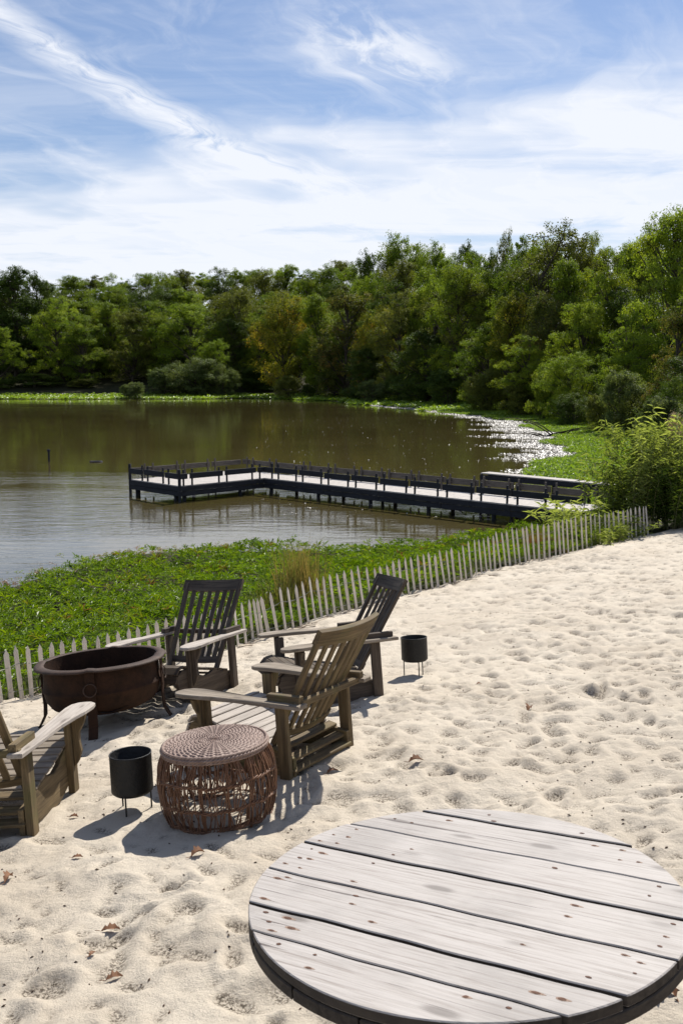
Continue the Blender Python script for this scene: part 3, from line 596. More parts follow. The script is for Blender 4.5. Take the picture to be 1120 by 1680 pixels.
# ------------------------------------------------------------------ round plank table
TX, TY, TZ, TR = .363, 2.473, .524, .638
n = Vector((-.045, .097, 1)).normalized(); ex = Vector((1, 0, .045)).normalized(); ey = n.cross(ex); m3 = Matrix((ex, ey, n)).transposed().to_4x4()
TG = float(beach(TX, TY)); org = Vector((TX, TY, TZ)) - n * (TZ - TG) * n.z
MT = Matrix.Translation(org) @ m3 @ Matrix.Rotation(R(-30), 4, 'Z'); TH = (Vector((TX, TY, TZ)) - org).length
table = empty('spool_table', MT, 'round table of bleached planks with rusty nails and a dark rim at lower right', 'table')
cuts = [-TR, -.462, -.332, -.119, .095, .297, .510, TR]
def wavy(c0, x, sd_): return c0 + .0025 * math.sin(x * 9 + sd_ * 5) + .0015 * math.sin(x * 23 + sd_)
for k in range(7):
    lo, hi = cuts[k], cuts[k + 1]; g_ = .0058; lo2 = lo + (g_ if k else 0); hi2 = hi - (g_ if k < 6 else 0); pts = []
    x0 = math.sqrt(max(TR ** 2 - lo2 ** 2, 0)); x1 = math.sqrt(max(TR ** 2 - hi2 ** 2, 0))
    a0 = math.atan2(lo2, x0); a1 = math.atan2(hi2, x1)
    if k: pts += [(x, wavy(lo2, x, k)) for x in np.linspace(-x0, x0, 22)]
    arc = [(TR * math.cos(a), TR * math.sin(a)) for a in np.linspace(a0, a1, 18)]
    pts += arc[1 if k else 0:]
    if k < 6: pts += [(x, wavy(hi2, x, k + 1)) for x in np.linspace(x1, -x1, 22)][1:]
    arc2 = [(-TR * math.cos(a), TR * math.sin(a)) for a in np.linspace(a1, a0, 18)]
    pts += arc2[1:(-1 if k else None)]
    if k == 0: pts = pts[:-1] if (abs(pts[0][0] - pts[-1][0]) < 1e-6) else pts
    b = MB(); b.prism(pts, (0, 0, TH - .016 + (.002, -.001, .0015, 0, .002, -.001, .001)[k]), (1, 0, 0), (0, 1, 0), .030, .003)
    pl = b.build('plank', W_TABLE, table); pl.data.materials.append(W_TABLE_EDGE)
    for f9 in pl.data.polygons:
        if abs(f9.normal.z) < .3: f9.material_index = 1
    for rad in (.585, .535, .33):
        for f_ in (.2, .5, .8):
            yv = lo + (hi - lo) * f_ + rng.uniform(-.012, .012)
            if abs(yv) > rad: continue
            for s in (-1, 1):
                if rng.random() < .4: continue
                xv = s * math.sqrt(rad ** 2 - yv ** 2) + rng.uniform(-.015, .015)
                z_ = TH - .001 + (.002, -.001, .0015, 0, .002, -.001, .001)[k]; q = rng.uniform(.003, .0055); el = rng.uniform(1.2, 2.2)
                def spot(a_, b_, z0, z1, dx=0.0, taper=0.0):
                    t9 = np.linspace(0, 2 * math.pi, 14, endpoint=False); e_ = np.stack([xv + dx + a_ * np.cos(t9) * (1 + .2 * np.sin(t9 * 2 + k)), yv + b_ * np.sin(t9) * (1 - taper * np.cos(t9))], 1)
                    bb = MB(); bb.add(np.concatenate([np.c_[e_, np.full(14, z0)], np.c_[e_, np.full(14, z1)]]), [tuple(range(14, 28))] + [(i_, (i_ + 1) % 14, 14 + (i_ + 1) % 14, 14 + i_) for i_ in range(14)]); return bb
                if rng.random() < .7: spot(q * el * 1.9, q * 1.25, z_ - .002, z_ + .0005, q * .8, .5).build('rust_stain', STAIN, pl)
                spot(q * el, q, z_ - .002, z_ + .0012).build('nail', NAIL, pl)
for k in range(6):
    w_ = 2 * (TR + .001) / 6; lo = -(TR + .001) + k * w_; hi = lo + w_ - .006; rr = TR + .001
    pts = []
    for xx in np.linspace(lo, hi, 14): pts.append((xx, -math.sqrt(max(rr ** 2 - xx ** 2, 1e-6))))
    for xx in np.linspace(hi, lo, 14): pts.append((xx, math.sqrt(max(rr ** 2 - xx ** 2, 1e-6)) + 1e-4))
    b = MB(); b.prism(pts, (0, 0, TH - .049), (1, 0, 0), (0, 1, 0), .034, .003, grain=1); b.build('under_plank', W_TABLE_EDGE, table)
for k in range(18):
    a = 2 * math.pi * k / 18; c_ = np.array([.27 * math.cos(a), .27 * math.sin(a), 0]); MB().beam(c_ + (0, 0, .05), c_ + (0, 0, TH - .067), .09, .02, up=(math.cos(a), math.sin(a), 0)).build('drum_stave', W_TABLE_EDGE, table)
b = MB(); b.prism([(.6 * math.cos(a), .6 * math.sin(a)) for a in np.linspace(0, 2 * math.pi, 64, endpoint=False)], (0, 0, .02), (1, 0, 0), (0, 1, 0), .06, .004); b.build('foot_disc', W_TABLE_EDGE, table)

# ------------------------------------------------------------------ dock
DZ = -1.43
dock = empty('fishing_dock', Matrix.Translation((-2.8, 32.0, WZ)), 'dark timber dock with a low railing and pale deck boards reaching out over the lake', 'dock')
di = np.array([-2.8, 32.0, WZ]); D = lambda x, y, z: np.array([x, y, z]) - di
d1 = np.array([.71, -.704]); d2 = np.array([.72, .694]); A0 = np.array([-7.5, 31.6]); B0 = A0 + 3.0 * d1; E0 = A0 + 5.0 * d2
e1 = np.array([.735, -.678]); C0 = B0 + 3.6 * d2; F0 = E0 + 1.6 * d1    # run begins
RL = 12.5; CE = C0 + e1 * RL; FE0 = E0 + d1 * .4
far0 = E0; pr_ = np.array([.678, .735]); runw = float((E0 - C0) @ pr_)
FARE = CE + pr_ * runw; FS = C0 + pr_ * runw
def board(nm, p, q, z0, z1, th, w_, off=(0, 0)):
    zc = (z0 + z1) / 2; p = np.array(p) + off; q = np.array(q) + off
    return MB().beam(D(*p, zc), D(*q, zc), abs(z1 - z0), th, up=(float((q - p)[1]), -float((q - p)[0]), 0), ch=.006).build(nm, w_, dock)
def edge(P, Q, outn, pair0, W_, step=1.28, post_lo=DZ - .30, fascia=True, wr=W_DOCK, pil=True, gap=.06, sp=.17):
    P = np.array(P); Q = np.array(Q); L = np.linalg.norm(Q - P); u = (Q - P) / L; o = np.array(outn)
    js = list(np.arange(pair0, L - .3, step)); 
    for s_ in js:
        for dd in (-sp, sp):
            if 0 < s_ + dd < L:
                c_ = P + u * (s_ + dd) + o * -.03; zt_ = DZ + .55 + random.uniform(-.015, .02); lean = random.uniform(-.012, .012)
                MB().beam(D(*c_, post_lo), D(c_[0] + lean, c_[1], zt_), .05, .05, up=(u[0], u[1], 0)).build('rail_post', wr, dock)
    ends = [0] + js + [L]
    for a, b_ in zip(ends[:-1], ends[1:]):
        if b_ - a < .2: continue
        g2 = gap / 2 + random.uniform(0, .02); dz = random.uniform(-.02, .012)
        board('rail_board', P + u * (a + (g2 if a else 0)), P + u * (b_ - g2), DZ + .24 + dz, DZ + .425 + dz, .035, wr, o * .026)
    if fascia:
        k = 0; a = 0
        while a < L:
            b_ = min(L, a + 2 * step + (0 if a else pair0 % 1)); 
            board('fascia_board', P + u * (a + .006), P + u * (b_ - .006), DZ - .165, DZ - .005, .04, wr, o * .035)
            board('fascia_board', P + u * (a + .006), P + u * (b_ - .006), DZ - .335, DZ - .175, .04, wr, o * .012); a = b_
    if pil:
        s_ = .25
        while s_ < L:
            c_ = P + u * s_ - o * .12; MB().tube([D(*c_, WZ - .9), D(*c_, DZ - .17)], .065, 10).build('piling', W_DOCK, dock)
            if random.random() < .45: MB().beam(D(*(c_ + u * .5), DZ - .3), D(*(c_ + u * .15 - o * .5), WZ - .3), .08, .04).build('brace', W_DOCK, dock)
            s_ += 2.35
no = lambda u: np.array([u[1], -u[0]])
edge(A0, B0, -d2, .9, None); edge(B0, C0, no(d2) * 1.0, .35, None, 1.45); edge(C0, CE, -pr_, .55, None, 1.22)
edge(A0, E0, -d1, .75, None, 1.38, wr=W_RAIL, fascia=False); edge(E0, FS + e1 * .0, pr_, .5, None, 1.3, wr=W_RAIL, fascia=False, pil=False) if np.linalg.norm(FS - E0) > .8 else None
edge(FS, FARE, pr_, .7, None, 1.25, wr=W_RAIL, fascia=False)
for s_ in (A0, B0): MB().beam(D(*s_, WZ - .6), D(*s_, DZ + .56), .09, .09).build('corner_post', W_DOCK, dock)
bm_ = MB(); k = 0
L = 5.0; nb2 = int(L / .145)
for k in range(nb2):
    p = A0 + d2 * (.07 + k * .145) ; q = p + d1 * 2.98; bm_.beam(D(*p, DZ), D(*q, DZ), .138, .035, ch=.003)
for k in range(int(RL / .145)):
    p = C0 + e1 * (.07 + k * .145); q = p + pr_ * (runw - .02); bm_.beam(D(*p, DZ + .003), D(*q, DZ + .003), .138, .035, ch=.003)
tag(bm_.build('deck_boards', W_DECK, dock), kind='stuff')
for off in (.25, .5, .75):
    p = A0 + d1 * 2.98 * off; MB().beam(D(*p, DZ - .13), D(*(p + d2 * 4.95), DZ - .13), .2, .05, up=(1, 0, 0)).build('joist', W_DOCK, dock)
    p = C0 + pr_ * runw * off; MB().beam(D(*p, DZ - .13), D(*(p + e1 * RL), DZ - .13), .2, .05, up=(1, 0, 0)).build('joist', W_DOCK, dock)

# second, narrow walkway behind the dock
r0 = np.array([4.7, 30.1]); r1 = np.array([8.15, 26.4]); u = (r1 - r0) / np.linalg.norm(r1 - r0); nrm = np.array([-u[1], u[0]])
ramp = empty('narrow_walkway', Matrix.Translation((r0[0], r0[1], WZ)), 'narrow raised walkway with a pale top running behind the shore end of the dock', 'walkway')
Rr = lambda p, z: np.array([p[0] - r0[0], p[1] - r0[1], z - WZ])
for k in range(3): MB().beam(Rr(r0 + nrm * (.08 + .16 * k), -1.05), Rr(r1 + nrm * (.08 + .16 * k), -1.05), .152, .04).build('top_board', W_DECK, ramp)
for z0, nn_ in ((-1.175, 0),):
    for o_ in (-.02 - nn_, .50 + nn_): MB().beam(Rr(r0 + nrm * o_, z0), Rr(r1 + nrm * o_, z0 + .02), .14, .04, up=(-nrm[0], -nrm[1], 0)).build('side_board', W_DOCK, ramp)
for s_ in (.02, 1.3, 2.6, 3.9, 4.9):
    for o_ in (.03, .45): MB().beam(Rr(r0 + u * s_ + nrm * o_, WZ - .8), Rr(r0 + u * s_ + nrm * o_, -1.08 if s_ < 4.4 else -.82), .09, .09).build('post', W_DOCK, ramp)

# lone stake and a float out in the water
st = empty('mooring_stake', Matrix.Translation((-14.62, 44.6, WZ)), 'thin dark stake standing alone in the water left of the dock', 'stake')
MB().tube([(0, 0, -.8), (.02, 0, .62)], .05, 8).build('pole', W_DOCK, st); MB().tube([(.015, 0, .50), (.02, 0, .60)], .085, 8).build('collar', W_DOCK, st)
b = MB(); b.tube([(.28 * math.cos(a), .20 * math.sin(a), .01) for a in np.linspace(0, 2 * math.pi, 24)], .05, 6)
o = b.build('floating_hoop', W_DOCK, None, True); o.location = (-12.2, 44.4, WZ); tag(o, 'dark hoop floating on the water between the stake and the dock', 'float')
# ------------------------------------------------------------------ trees
def leaves_from(C, Nn, size, asp, seed, tint):
    """one folded rhombus (two triangles sharing the midrib) per centre"""
    r_ = np.random.default_rng(seed); n = len(C)
    nm = Nn + r_.normal(0, .55, (n, 3)); nm /= np.linalg.norm(nm, axis=1)[:, None] + 1e-9
    a = np.cross(nm, r_.normal(0, 1, (n, 3))); a /= np.linalg.norm(a, axis=1)[:, None] + 1e-9; b = np.cross(nm, a)
    s_ = (size * r_.uniform(.65, 1.3, n))[:, None]; w_ = s_ * asp
    V = np.stack([C - a * s_ * .5, C + b * w_ * .5 - nm * s_ * .08, C + a * s_ * .5 - nm * s_ * .1, C - b * w_ * .5 - nm * s_ * .08], 1).reshape(-1, 3)
    i = np.arange(n)[:, None] * 4; F = np.concatenate([i + np.array([[0, 1, 2]]), i + np.array([[0, 2, 3]])], 1).reshape(-1, 3)
    return V, F, np.repeat(tint, 4)

def gen_tree(seed, width=.42, base=.05, lobes=22, clumps=15, leaves=80, lsz=.016, lobe_r=.15, flat=.7, gap=.0, top=1.0, cone=0.0, stems=1):
    r_ = np.random.default_rng(seed); b = MB(); C = []; N = []; T = []
    trunk_top = np.array([r_.uniform(-.03, .03), r_.uniform(-.03, .03), .72 * top])
    bend = r_.uniform(-.03, .03, (2,)); 
    def trunk_pt(s_, st=0):
        o = np.array([0, 0, 0.]) if stems == 1 else np.array([math.cos(st * 2.2 + seed), math.sin(st * 2.2 + seed), 0]) * .05 * (1 + s_ * 2.4)
        return trunk_top * s_ + np.array([bend[0] * math.sin(s_ * 3), bend[1] * math.sin(s_ * 3), 0]) + o
    for st in range(stems):
        sp_ = np.linspace(-.06, 1, 9); b.tube([trunk_pt(q, st) for q in sp_], np.maximum(.018 * (1 - .8 * np.clip(sp_, 0, 1)) * (1.35 if stems == 1 else .8), .003), 7)
    k = 0; tries = 0
    while k < lobes and tries < 2000:
        tries += 1
        sz = lobe_r * r_.uniform(.7, 1.3); hi_ = top - sz * flat * .9; z = base + (hi_ - base) * (r_.uniform(0, 1) ** .8); f_ = (z - base) / (top - base)
        env = max(width - sz * .6, .05) * math.sqrt(max(0.0, 1 - max(0, (f_ - .34) / .62) ** 2.2)) * (.80 + .2 * min(1, f_ / .25)) * (1 - cone * f_); a = r_.uniform(0, 2 * math.pi); rr = env * math.sqrt(r_.uniform(.02, 1))
        lc = np.array([rr * math.cos(a), rr * math.sin(a), z]); lc[:2] *= r_.uniform(.92, 1.1); k += 1
        st = int(r_.integers(stems)); s0 = max(.08, min(.95, (lc[2] - .12 - .4 * rr) / (.72 * top))); p0 = trunk_pt(s0, st)
        mid = (p0 + lc) / 2 + np.array([0, 0, -.02]); b.tube([p0, mid, lc], [.009, .0055, .0025], 5, False)
        lt = r_.normal(.45, .14)
        for c in range(clumps):
            d = r_.normal(0, 1, 3); d /= np.linalg.norm(d); d[2] = d[2] * .8 + .15
            cc = lc + d * sz * np.array([1, 1, flat]) * r_.uniform(.55, 1.05); cr = sz * r_.uniform(.24, .48)
            if c < 6: b.tube([lc, (lc + cc) / 2 + r_.uniform(-.01, .01, 3), cc], [.003, .002, .001], 3, False)
            m_ = int(leaves * r_.uniform(.5, 1.4)); q = r_.normal(0, 1, (m_, 3)); q /= np.linalg.norm(q, axis=1)[:, None]; q *= (r_.uniform(0, 1, m_) ** .5)[:, None]
            pts = cc + q * cr * np.array([1, 1, .62]); C.append(pts); N.append(q * .5 + d * .5 + np.array([0, 0, .55])); T.append(np.clip(lt + r_.normal(0, .07) + r_.normal(0, .13, m_), 0, 1))
    C = np.concatenate(C); N = np.concatenate(N); T = np.concatenate(T)
    C[:, 2] = np.maximum(C[:, 2], .004 + .03 * r_.uniform(0, 1, len(C)))
    V, F, T4 = leaves_from(C, N, lsz, .62, seed + 1, T)
    return b.mesh('trunk', BARK, True), fast_mesh('crown', V, F, L_GREEN, False, T4)

PROTO = {
 'tall': gen_tree(1, .34, .04, 44, 18, 58, .0135, .125, flat=.8),
 'round': gen_tree(2, .46, .03, 42, 20, 60, .0135, .15, flat=.75),
 'layer': gen_tree(3, .42, .02, 56, 14, 56, .0130, .120, flat=.5),
 'layer2': gen_tree(13, .46, .02, 56, 14, 56, .0130, .13, flat=.48),
 'ragged': gen_tree(4, .38, .04, 52, 15, 58, .0135, .115, flat=.75),
 'sparse': gen_tree(5, .36, .20, 62, 11, 36, .0125, .11, stems=4),
 'dense': gen_tree(6, .40, .02, 44, 20, 62, .0140, .14, cone=.15, flat=.8),
 'bank': gen_tree(7, .58, .0, 34, 16, 60, .026, .21, top=1.0, stems=3),
 'bank2': gen_tree(8, .75, .0, 40, 16, 60, .024, .22, flat=.6, stems=3),
}
def col_x(u, d): return (u - 560) / FPX * d * .992
def place_tree(kind, m_, u, d, vtop, wpx, label, group, name='tree', cat='tree', rot=None, fill=1.0, hmin=0):
    x = col_x(u, d); z0 = float(land(x, d)); t_ = (vtop - 840) / FPX; c, s = math.cos(PITCH), math.sin(PITCH)
    ztop = CAMZ + d * (-s - t_ * c) / (c - t_ * s); h = max(ztop - z0, hmin, .8)
    trunk, crown = PROTO[kind]; wd = wpx / FPX * d / (2 * {'tall': .34, 'round': .46, 'layer': .42, 'layer2': .46, 'ragged': .36, 'sparse': .36, 'dense': .40, 'bank': .58, 'bank2': .75}[kind] * 1.12)
    o = bpy.data.objects.new(name, None); COL.objects.link(o); o.location = (x, d, z0 - .05); o.scale = (wd, wd, h / 1.03); o.rotation_euler = (0, 0, random.uniform(0, 6.28) if rot is None else rot)
    tag(o, label, cat, group)
    a = bpy.data.objects.new('trunk', trunk); COL.objects.link(a); a.parent = o
    b = bpy.data.objects.new('crown', crown); COL.objects.link(b); b.parent = o
    b.material_slots[0].link = 'OBJECT'; b.material_slots[0].material = m_
    return o
G1 = 'trees along the far edge of the lake'
FRONT = [
 ('dense', L_DARK, -25, 232, 436, 150, 'tall dark tree cut by the left edge of the picture'),
 ('tall', L_DARK, 28, 228, 431, 100, 'tallest dark tree of the far left shore'),
 ('dense', L_DARK, 72, 236, 440, 85, 'dark tree just right of the tallest one on the far left shore'),
 ('layer2', L_LOCUST, 2, 216, 532, 78, 'short light green tree at the left edge below the dark ones'),
 ('layer', L_LOCUST, 98, 222, 482, 105, 'feathery light green tree on the far shore left of the first gap'),
 ('layer', L_GREEN, 140, 218, 515, 90, 'mid green tree with layered branches leaning over the left shore'),
 ('tall', L_GREEN, 182, 228, 492, 75, 'narrow green tree on the left shore, one dark tree behind it'),
 ('ragged', L_OLIVE, 218, 222, 498, 85, 'olive green ragged tree above the small island shrub'),
 ('layer', L_GREEN, 258, 224, 488, 95, 'broad green tree standing left of the willow bank'),
 ('layer2', L_LOCUST, 312, 220, 492, 118, 'wide bright green tree directly above the willow bank'),
 ('round', L_LOCUST, 352, 210, 552, 62, 'small yellow green tree at the right end of the willow bank'),
 ('round', L_OLIVE, 394, 230, 464, 118, 'round brownish olive tree above the dark gap in mid shore'),
 ('dense', L_DARK, 384, 222, 515, 85, 'dark tree in the shaded gap right of the willow bank'),
 ('ragged', L_GREEN, 432, 218, 500, 80, 'ragged green tree between the dark gap and the yellowing maple'),
 ('round', L_YELLOW, 468, 206, 468, 118, 'big yellowing maple near the middle of the far shore'),
 ('tall', L_GREEN, 520, 204, 478, 84, 'upright green tree between the yellowing maple and the reddish tree'),
 ('ragged', L_AUTUMN, 574, 186, 456, 120, 'large tree with reddish autumn leaves on the far shore'),
 ('round', L_YELLOW, 622, 176, 492, 95, 'brown and green tree just right of the reddish autumn tree'),
 ('dense', L_DARK, 602, 172, 565, 90, 'low dark tree behind the round bush on the shore'),
 ('layer', L_OLIVE, 655, 166, 470, 110, 'olive tree under the domed hilltop crown'),
 ('dense', L_DARK, 700, 148, 535, 125, 'broad dark green tree hanging over the weed bank'),
 ('layer2', L_GREEN, 752, 142, 426, 130, 'tall clear green tree halfway along the right hand shore'),
 ('ragged', L_OLIVE, 716, 150, 470, 100, 'thin olive tree in front of the hill, left of the tall clear green one'),
 ('layer', L_GREEN, 800, 118, 520, 120, 'leafy green tree with a dark hollow under it on the right shore'),
 ('tall', L_YELLOW, 835, 112, 470, 95, 'yellow green tree left of the vine covered autumn crown'),
 ('round', L_AUTUMN, 898, 100, 468, 118, 'rounded crown with orange and yellow leaves on the right shore'),
 ('layer', L_LOCUST, 862, 96, 545, 105, 'light green low tree below the orange tinted crown'),
 ('layer2', L_LOCUST, 950, 90, 488, 135, 'bright green feathery tree right of the orange tinted crown'),
 ('round', L_LOCUST, 930, 80, 572, 105, 'short yellow green tree leaning over the scum near the right shore'),
 ('sparse', L_OLIVE, 905, 112, 352, 175, 'tall thin tree with see-through branches against the sky'),
 ('layer', L_GREEN, 1000, 92, 398, 120, 'green tree rising beside the see-through one'),
 ('layer2', L_LOCUST, 1092, 76, 326, 190, 'tallest locust tree at the right edge of the picture'),
 ('layer', L_LOCUST, 1030, 72, 505, 130, 'bright locust tree in front of the tallest one at the right'),
 ('ragged', L_AUTUMN, 1112, 52, 478, 110, 'dark tree with rusty red vines at the right edge'),
 ('dense', L_DARK, 1150, 48, 560, 160, 'dark shaded tree cut by the right edge above the shrubs'),
 ('round', L_GREEN, 1190, 60, 360, 200, 'green tree mostly outside the right edge'),
]
for kd, m_, u_, d_, vt, wp, lab in FRONT: place_tree(kd, m_, u_, d_ + (16 if u_ < 500 else 10 if u_ < 600 else 4), vt, wp * 1.12, lab, G1)
# the wooded slope behind: skyline crowns first
MARKS = sorted([(q[2], q[6].split(' tree')[0] + ' tree' if ' tree' in q[6] else q[6]) for q in FRONT])
MARK = [(-25, 'the dark tree at the left edge'), (28, 'the tallest dark tree'), (72, 'the second dark tree'), (98, 'the feathery light green tree'), (140, 'the leaning layered tree'), (182, 'the narrow green tree'), (218, 'the stump shrub'), (258, 'the left end of the willow bushes'), (312, 'the big willow bush'), (352, 'the right end of the willow bushes'), (394, 'the dark gap in mid shore'), (432, 'the gap left of the yellowing maple'), (468, 'the yellowing maple'), (520, 'the upright tree right of the maple'), (574, 'the reddish autumn tree'), (622, 'the brown and green tree'), (655, 'the olive tree under the hilltop'), (700, 'the broad dark green tree'), (752, 'the tall clear green tree'), (800, 'the tree with the dark hollow'), (835, 'the yellow green tree'), (898, 'the orange tinted crown'), (950, 'the bright feathery tree'), (1000, 'the see-through tree'), (1030, 'the bright locust tree'), (1092, 'the tallest locust tree'), (1150, 'the shaded tree at the right edge'), (1200, 'the outermost right tree')]
used_l = set()
def back_label(mm, where, u):
    look = {L_GREEN: 'green', L_OLIVE: 'olive', L_DARK: 'dark green', L_LOCUST: 'light green', L_YELLOW: 'yellowing', L_AUTUMN: 'reddish'}[mm]
    for q in sorted(MARK, key=lambda q: abs(q[0] - u)):
        for side in (('above',) if abs(q[0] - u) < 12 else ()) + (('right of' if u >= q[0] else 'left of'),):
            l = '%s crown %s %s %s' % (look, where, side, q[1].replace('the ', '', 1) if len((look + ' crown ' + where + ' ' + side + ' ' + q[1]).split()) > 16 else q[1])
            if l not in used_l: used_l.add(l); return l
SKY_ = [(95, 460), (130, 450), (160, 447), (185, 446), (212, 455), (245, 443), (275, 440), (305, 440), (335, 441), (365, 435), (395, 436), (418, 437), (440, 438), (466, 430), (492, 444), (512, 438), (535, 430), (560, 422), (585, 430)]
G2 = 'trees on the wooded slope behind the lake'
kinds = ['round', 'tall', 'ragged', 'layer', 'dense', 'layer2']; mats_ = [L_GREEN, L_OLIVE, L_DARK, L_GREEN, L_LOCUST]
for i, (u_, v_) in enumerate(SKY_): place_tree(kinds[i % 6], mats_[(i * 3) % 5], u_, 285 + 8 * (i % 3), v_, random.uniform(75, 105), back_label(mats_[(i * 3) % 5], 'on the low skyline', u_), 'crowns of the low left skyline')
HILL = [('dense', L_DARK, 600, 250, 403, 80, 'dark evergreen at the left foot of the domed hill'), ('round', L_GREEN, 668, 235, 374, 150, 'big domed green crown on top of the hill'), ('round', L_OLIVE, 635, 240, 388, 70, 'green crown joining the dark evergreen and the domed one on the hill'),
        ('round', L_GREEN, 722, 225, 388, 100, 'ragged green crown right of the domed one on the hill'), ('dense', L_DARK, 765, 215, 386, 85, 'dark evergreen pair of crowns on the hill right of the dome'), ('dense', L_DARK, 798, 205, 402, 60, 'small dark evergreen right of the dark pair on the hill'),
        ('sparse', L_OLIVE, 822, 160, 362, 50, 'thin bare-branched tree sticking out of the ridge'), ('ragged', L_GREEN, 850, 150, 372, 90, 'green crown on the ridge right of the thin bare-branched tree'), ('layer', L_GREEN, 965, 135, 372, 90, 'green crown on the ridge behind the see-through tree'),
        ('round', L_GREEN, 1020, 120, 388, 80, 'green crown on the ridge in the dip before the right edge'), ('round', L_OLIVE, 1055, 100, 350, 80, 'olive crown behind the tallest locust tree')]
for kd, m_, u_, d_, vt, wp, lab in HILL: place_tree(kd, m_, u_, d_, vt, wp, lab, 'trees on the hill to the right')
def skyline(u): return np.interp(u, [-60, 0, 60, 85, 130, 300, 420, 500, 560, 600, 660, 720, 800, 850, 985, 1010, 1060, 1200], [436, 436, 446, 460, 450, 445, 441, 445, 434, 416, 384, 390, 392, 366, 364, 385, 350, 330])
n_ = 0
for row, (dd, vo, st_) in enumerate(((30, 20, 58), (14, 52, 66))):
    u_ = -90.0 + row * 25
    while u_ < 1230:
        dshore = np.interp(u_, [-100, 450, 500, 560, 640, 700, 760, 850, 900, 960, 1040, 1120, 1250], [235, 228, 218, 200, 170, 155, 135, 112, 100, 90, 78, 66, 60])
        d_ = dshore + dd * (.6 + dshore / 300); vt = skyline(u_) + vo + random.uniform(-8, 16)
        if u_ > 940 and row == 1: vt += 30
        place_tree(kinds[n_ % 6], mats_[(n_ * 2 + row) % 5], u_, d_, vt, random.uniform(90, 125) * (1 + max(0, u_ - 600) / 900), back_label(mats_[(n_ * 2 + row) % 5], ('high on the slope', 'low on the slope')[row], u_), G2); n_ += 1
        u_ += st_ * random.uniform(.8, 1.15) * (1 + max(0, u_ - 600) / 900)
# shrubs on the banks
SH = [('bank2', L_OLIVE, 1062, 60, 628, 105, 'olive shrub on the green bank behind the tall bamboo-like plants'), ('bank', L_WILLOW, 1090, 43, 640, 110, 'grey green shrub just behind the pinkish plume'), ('bank', L_DARK, 1040, 74, 640, 80, 'dark shrub behind the dense grey green one'),
      ('bank2', L_WILLOW, 322, 204, 582, 135, 'large grey green willow bush on the far shore'), ('bank', L_WILLOW, 268, 201, 600, 66, 'smaller grey green willow bush at the left end of the large one'), ('bank2', L_WILLOW, 365, 203, 594, 66, 'grey green willow bush at the right end of the large one'),
      ('bank', L_WILLOW, 222, 199, 624, 40, 'small round shrub on a stump at the waterline'), ('bank', L_WILLOW, 208, 199, 628, 26, 'tiny shrub touching the left of the stump shrub'),
      ('bank', L_OLIVE, 474, 196, 612, 50, 'isolated round olive shrub on the green bank in mid shore'), ('bank', L_DARK, 504, 204, 628, 26, 'small dark shrub just right of the isolated olive shrub'),
      ('bank2', L_WILLOW, 610, 160, 620, 66, 'low rounded bush on the weed bank below the reddish tree'), ('bank', L_OLIVE, 140, 212, 620, 60, 'dark olive bush under the left shore trees'), ('bank', L_DARK, 60, 212, 610, 90, 'dark bush under the tallest dark tree'), ('bank', L_DARK, 5, 210, 620, 60, 'dark bush at the left edge of the far shore'), ('bank2', L_DARK, 430, 214, 600, 90, 'dark bush in the shade right of the willow bushes'),
      ('bank', L_DARK, 550, 190, 600, 80, 'dark bush under the reddish tree'), ('bank2', L_DARK, 660, 158, 610, 90, 'dark bush right of the low rounded one'), ('bank', L_DARK, 735, 134, 600, 90, 'dark bush under the broad dark tree'), ('bank2', L_OLIVE, 800, 112, 600, 90, 'olive bush at the dark hollow of the right shore'), ('bank', L_OLIVE, 855, 98, 610, 85, 'olive bush beneath the light green low tree'),
      ('bank', L_WILLOW, 1022, 62, 598, 112, 'dense grey green shrub by the right bank, above the green weed'), ('bank', L_OLIVE, 985, 66, 640, 60, 'olive shrub at the left foot of the dense grey green one'), ('bank2', L_DARK, 940, 76, 640, 90, 'dark shrub overhanging the weed near the fallen branches'), ('bank', L_GREEN, 890, 88, 600, 70, 'green shrub above the fallen branches'), ('bank2', L_DARK, 1110, 44, 610, 130, 'dark shrub behind the tall bamboo-like plants'), ('bank', L_DARK, 1180, 34, 640, 160, 'dark shrub cut by the right edge')]
for kd, m_, u_, d_, vt, wp, lab in SH: place_tree(kd, m_, u_, d_ + (17 if u_ < 560 and wp > 50 else 4 if u_ < 560 else 2), vt, wp, lab, 'shrubs on the lake bank', 'shrub', 'shrub')

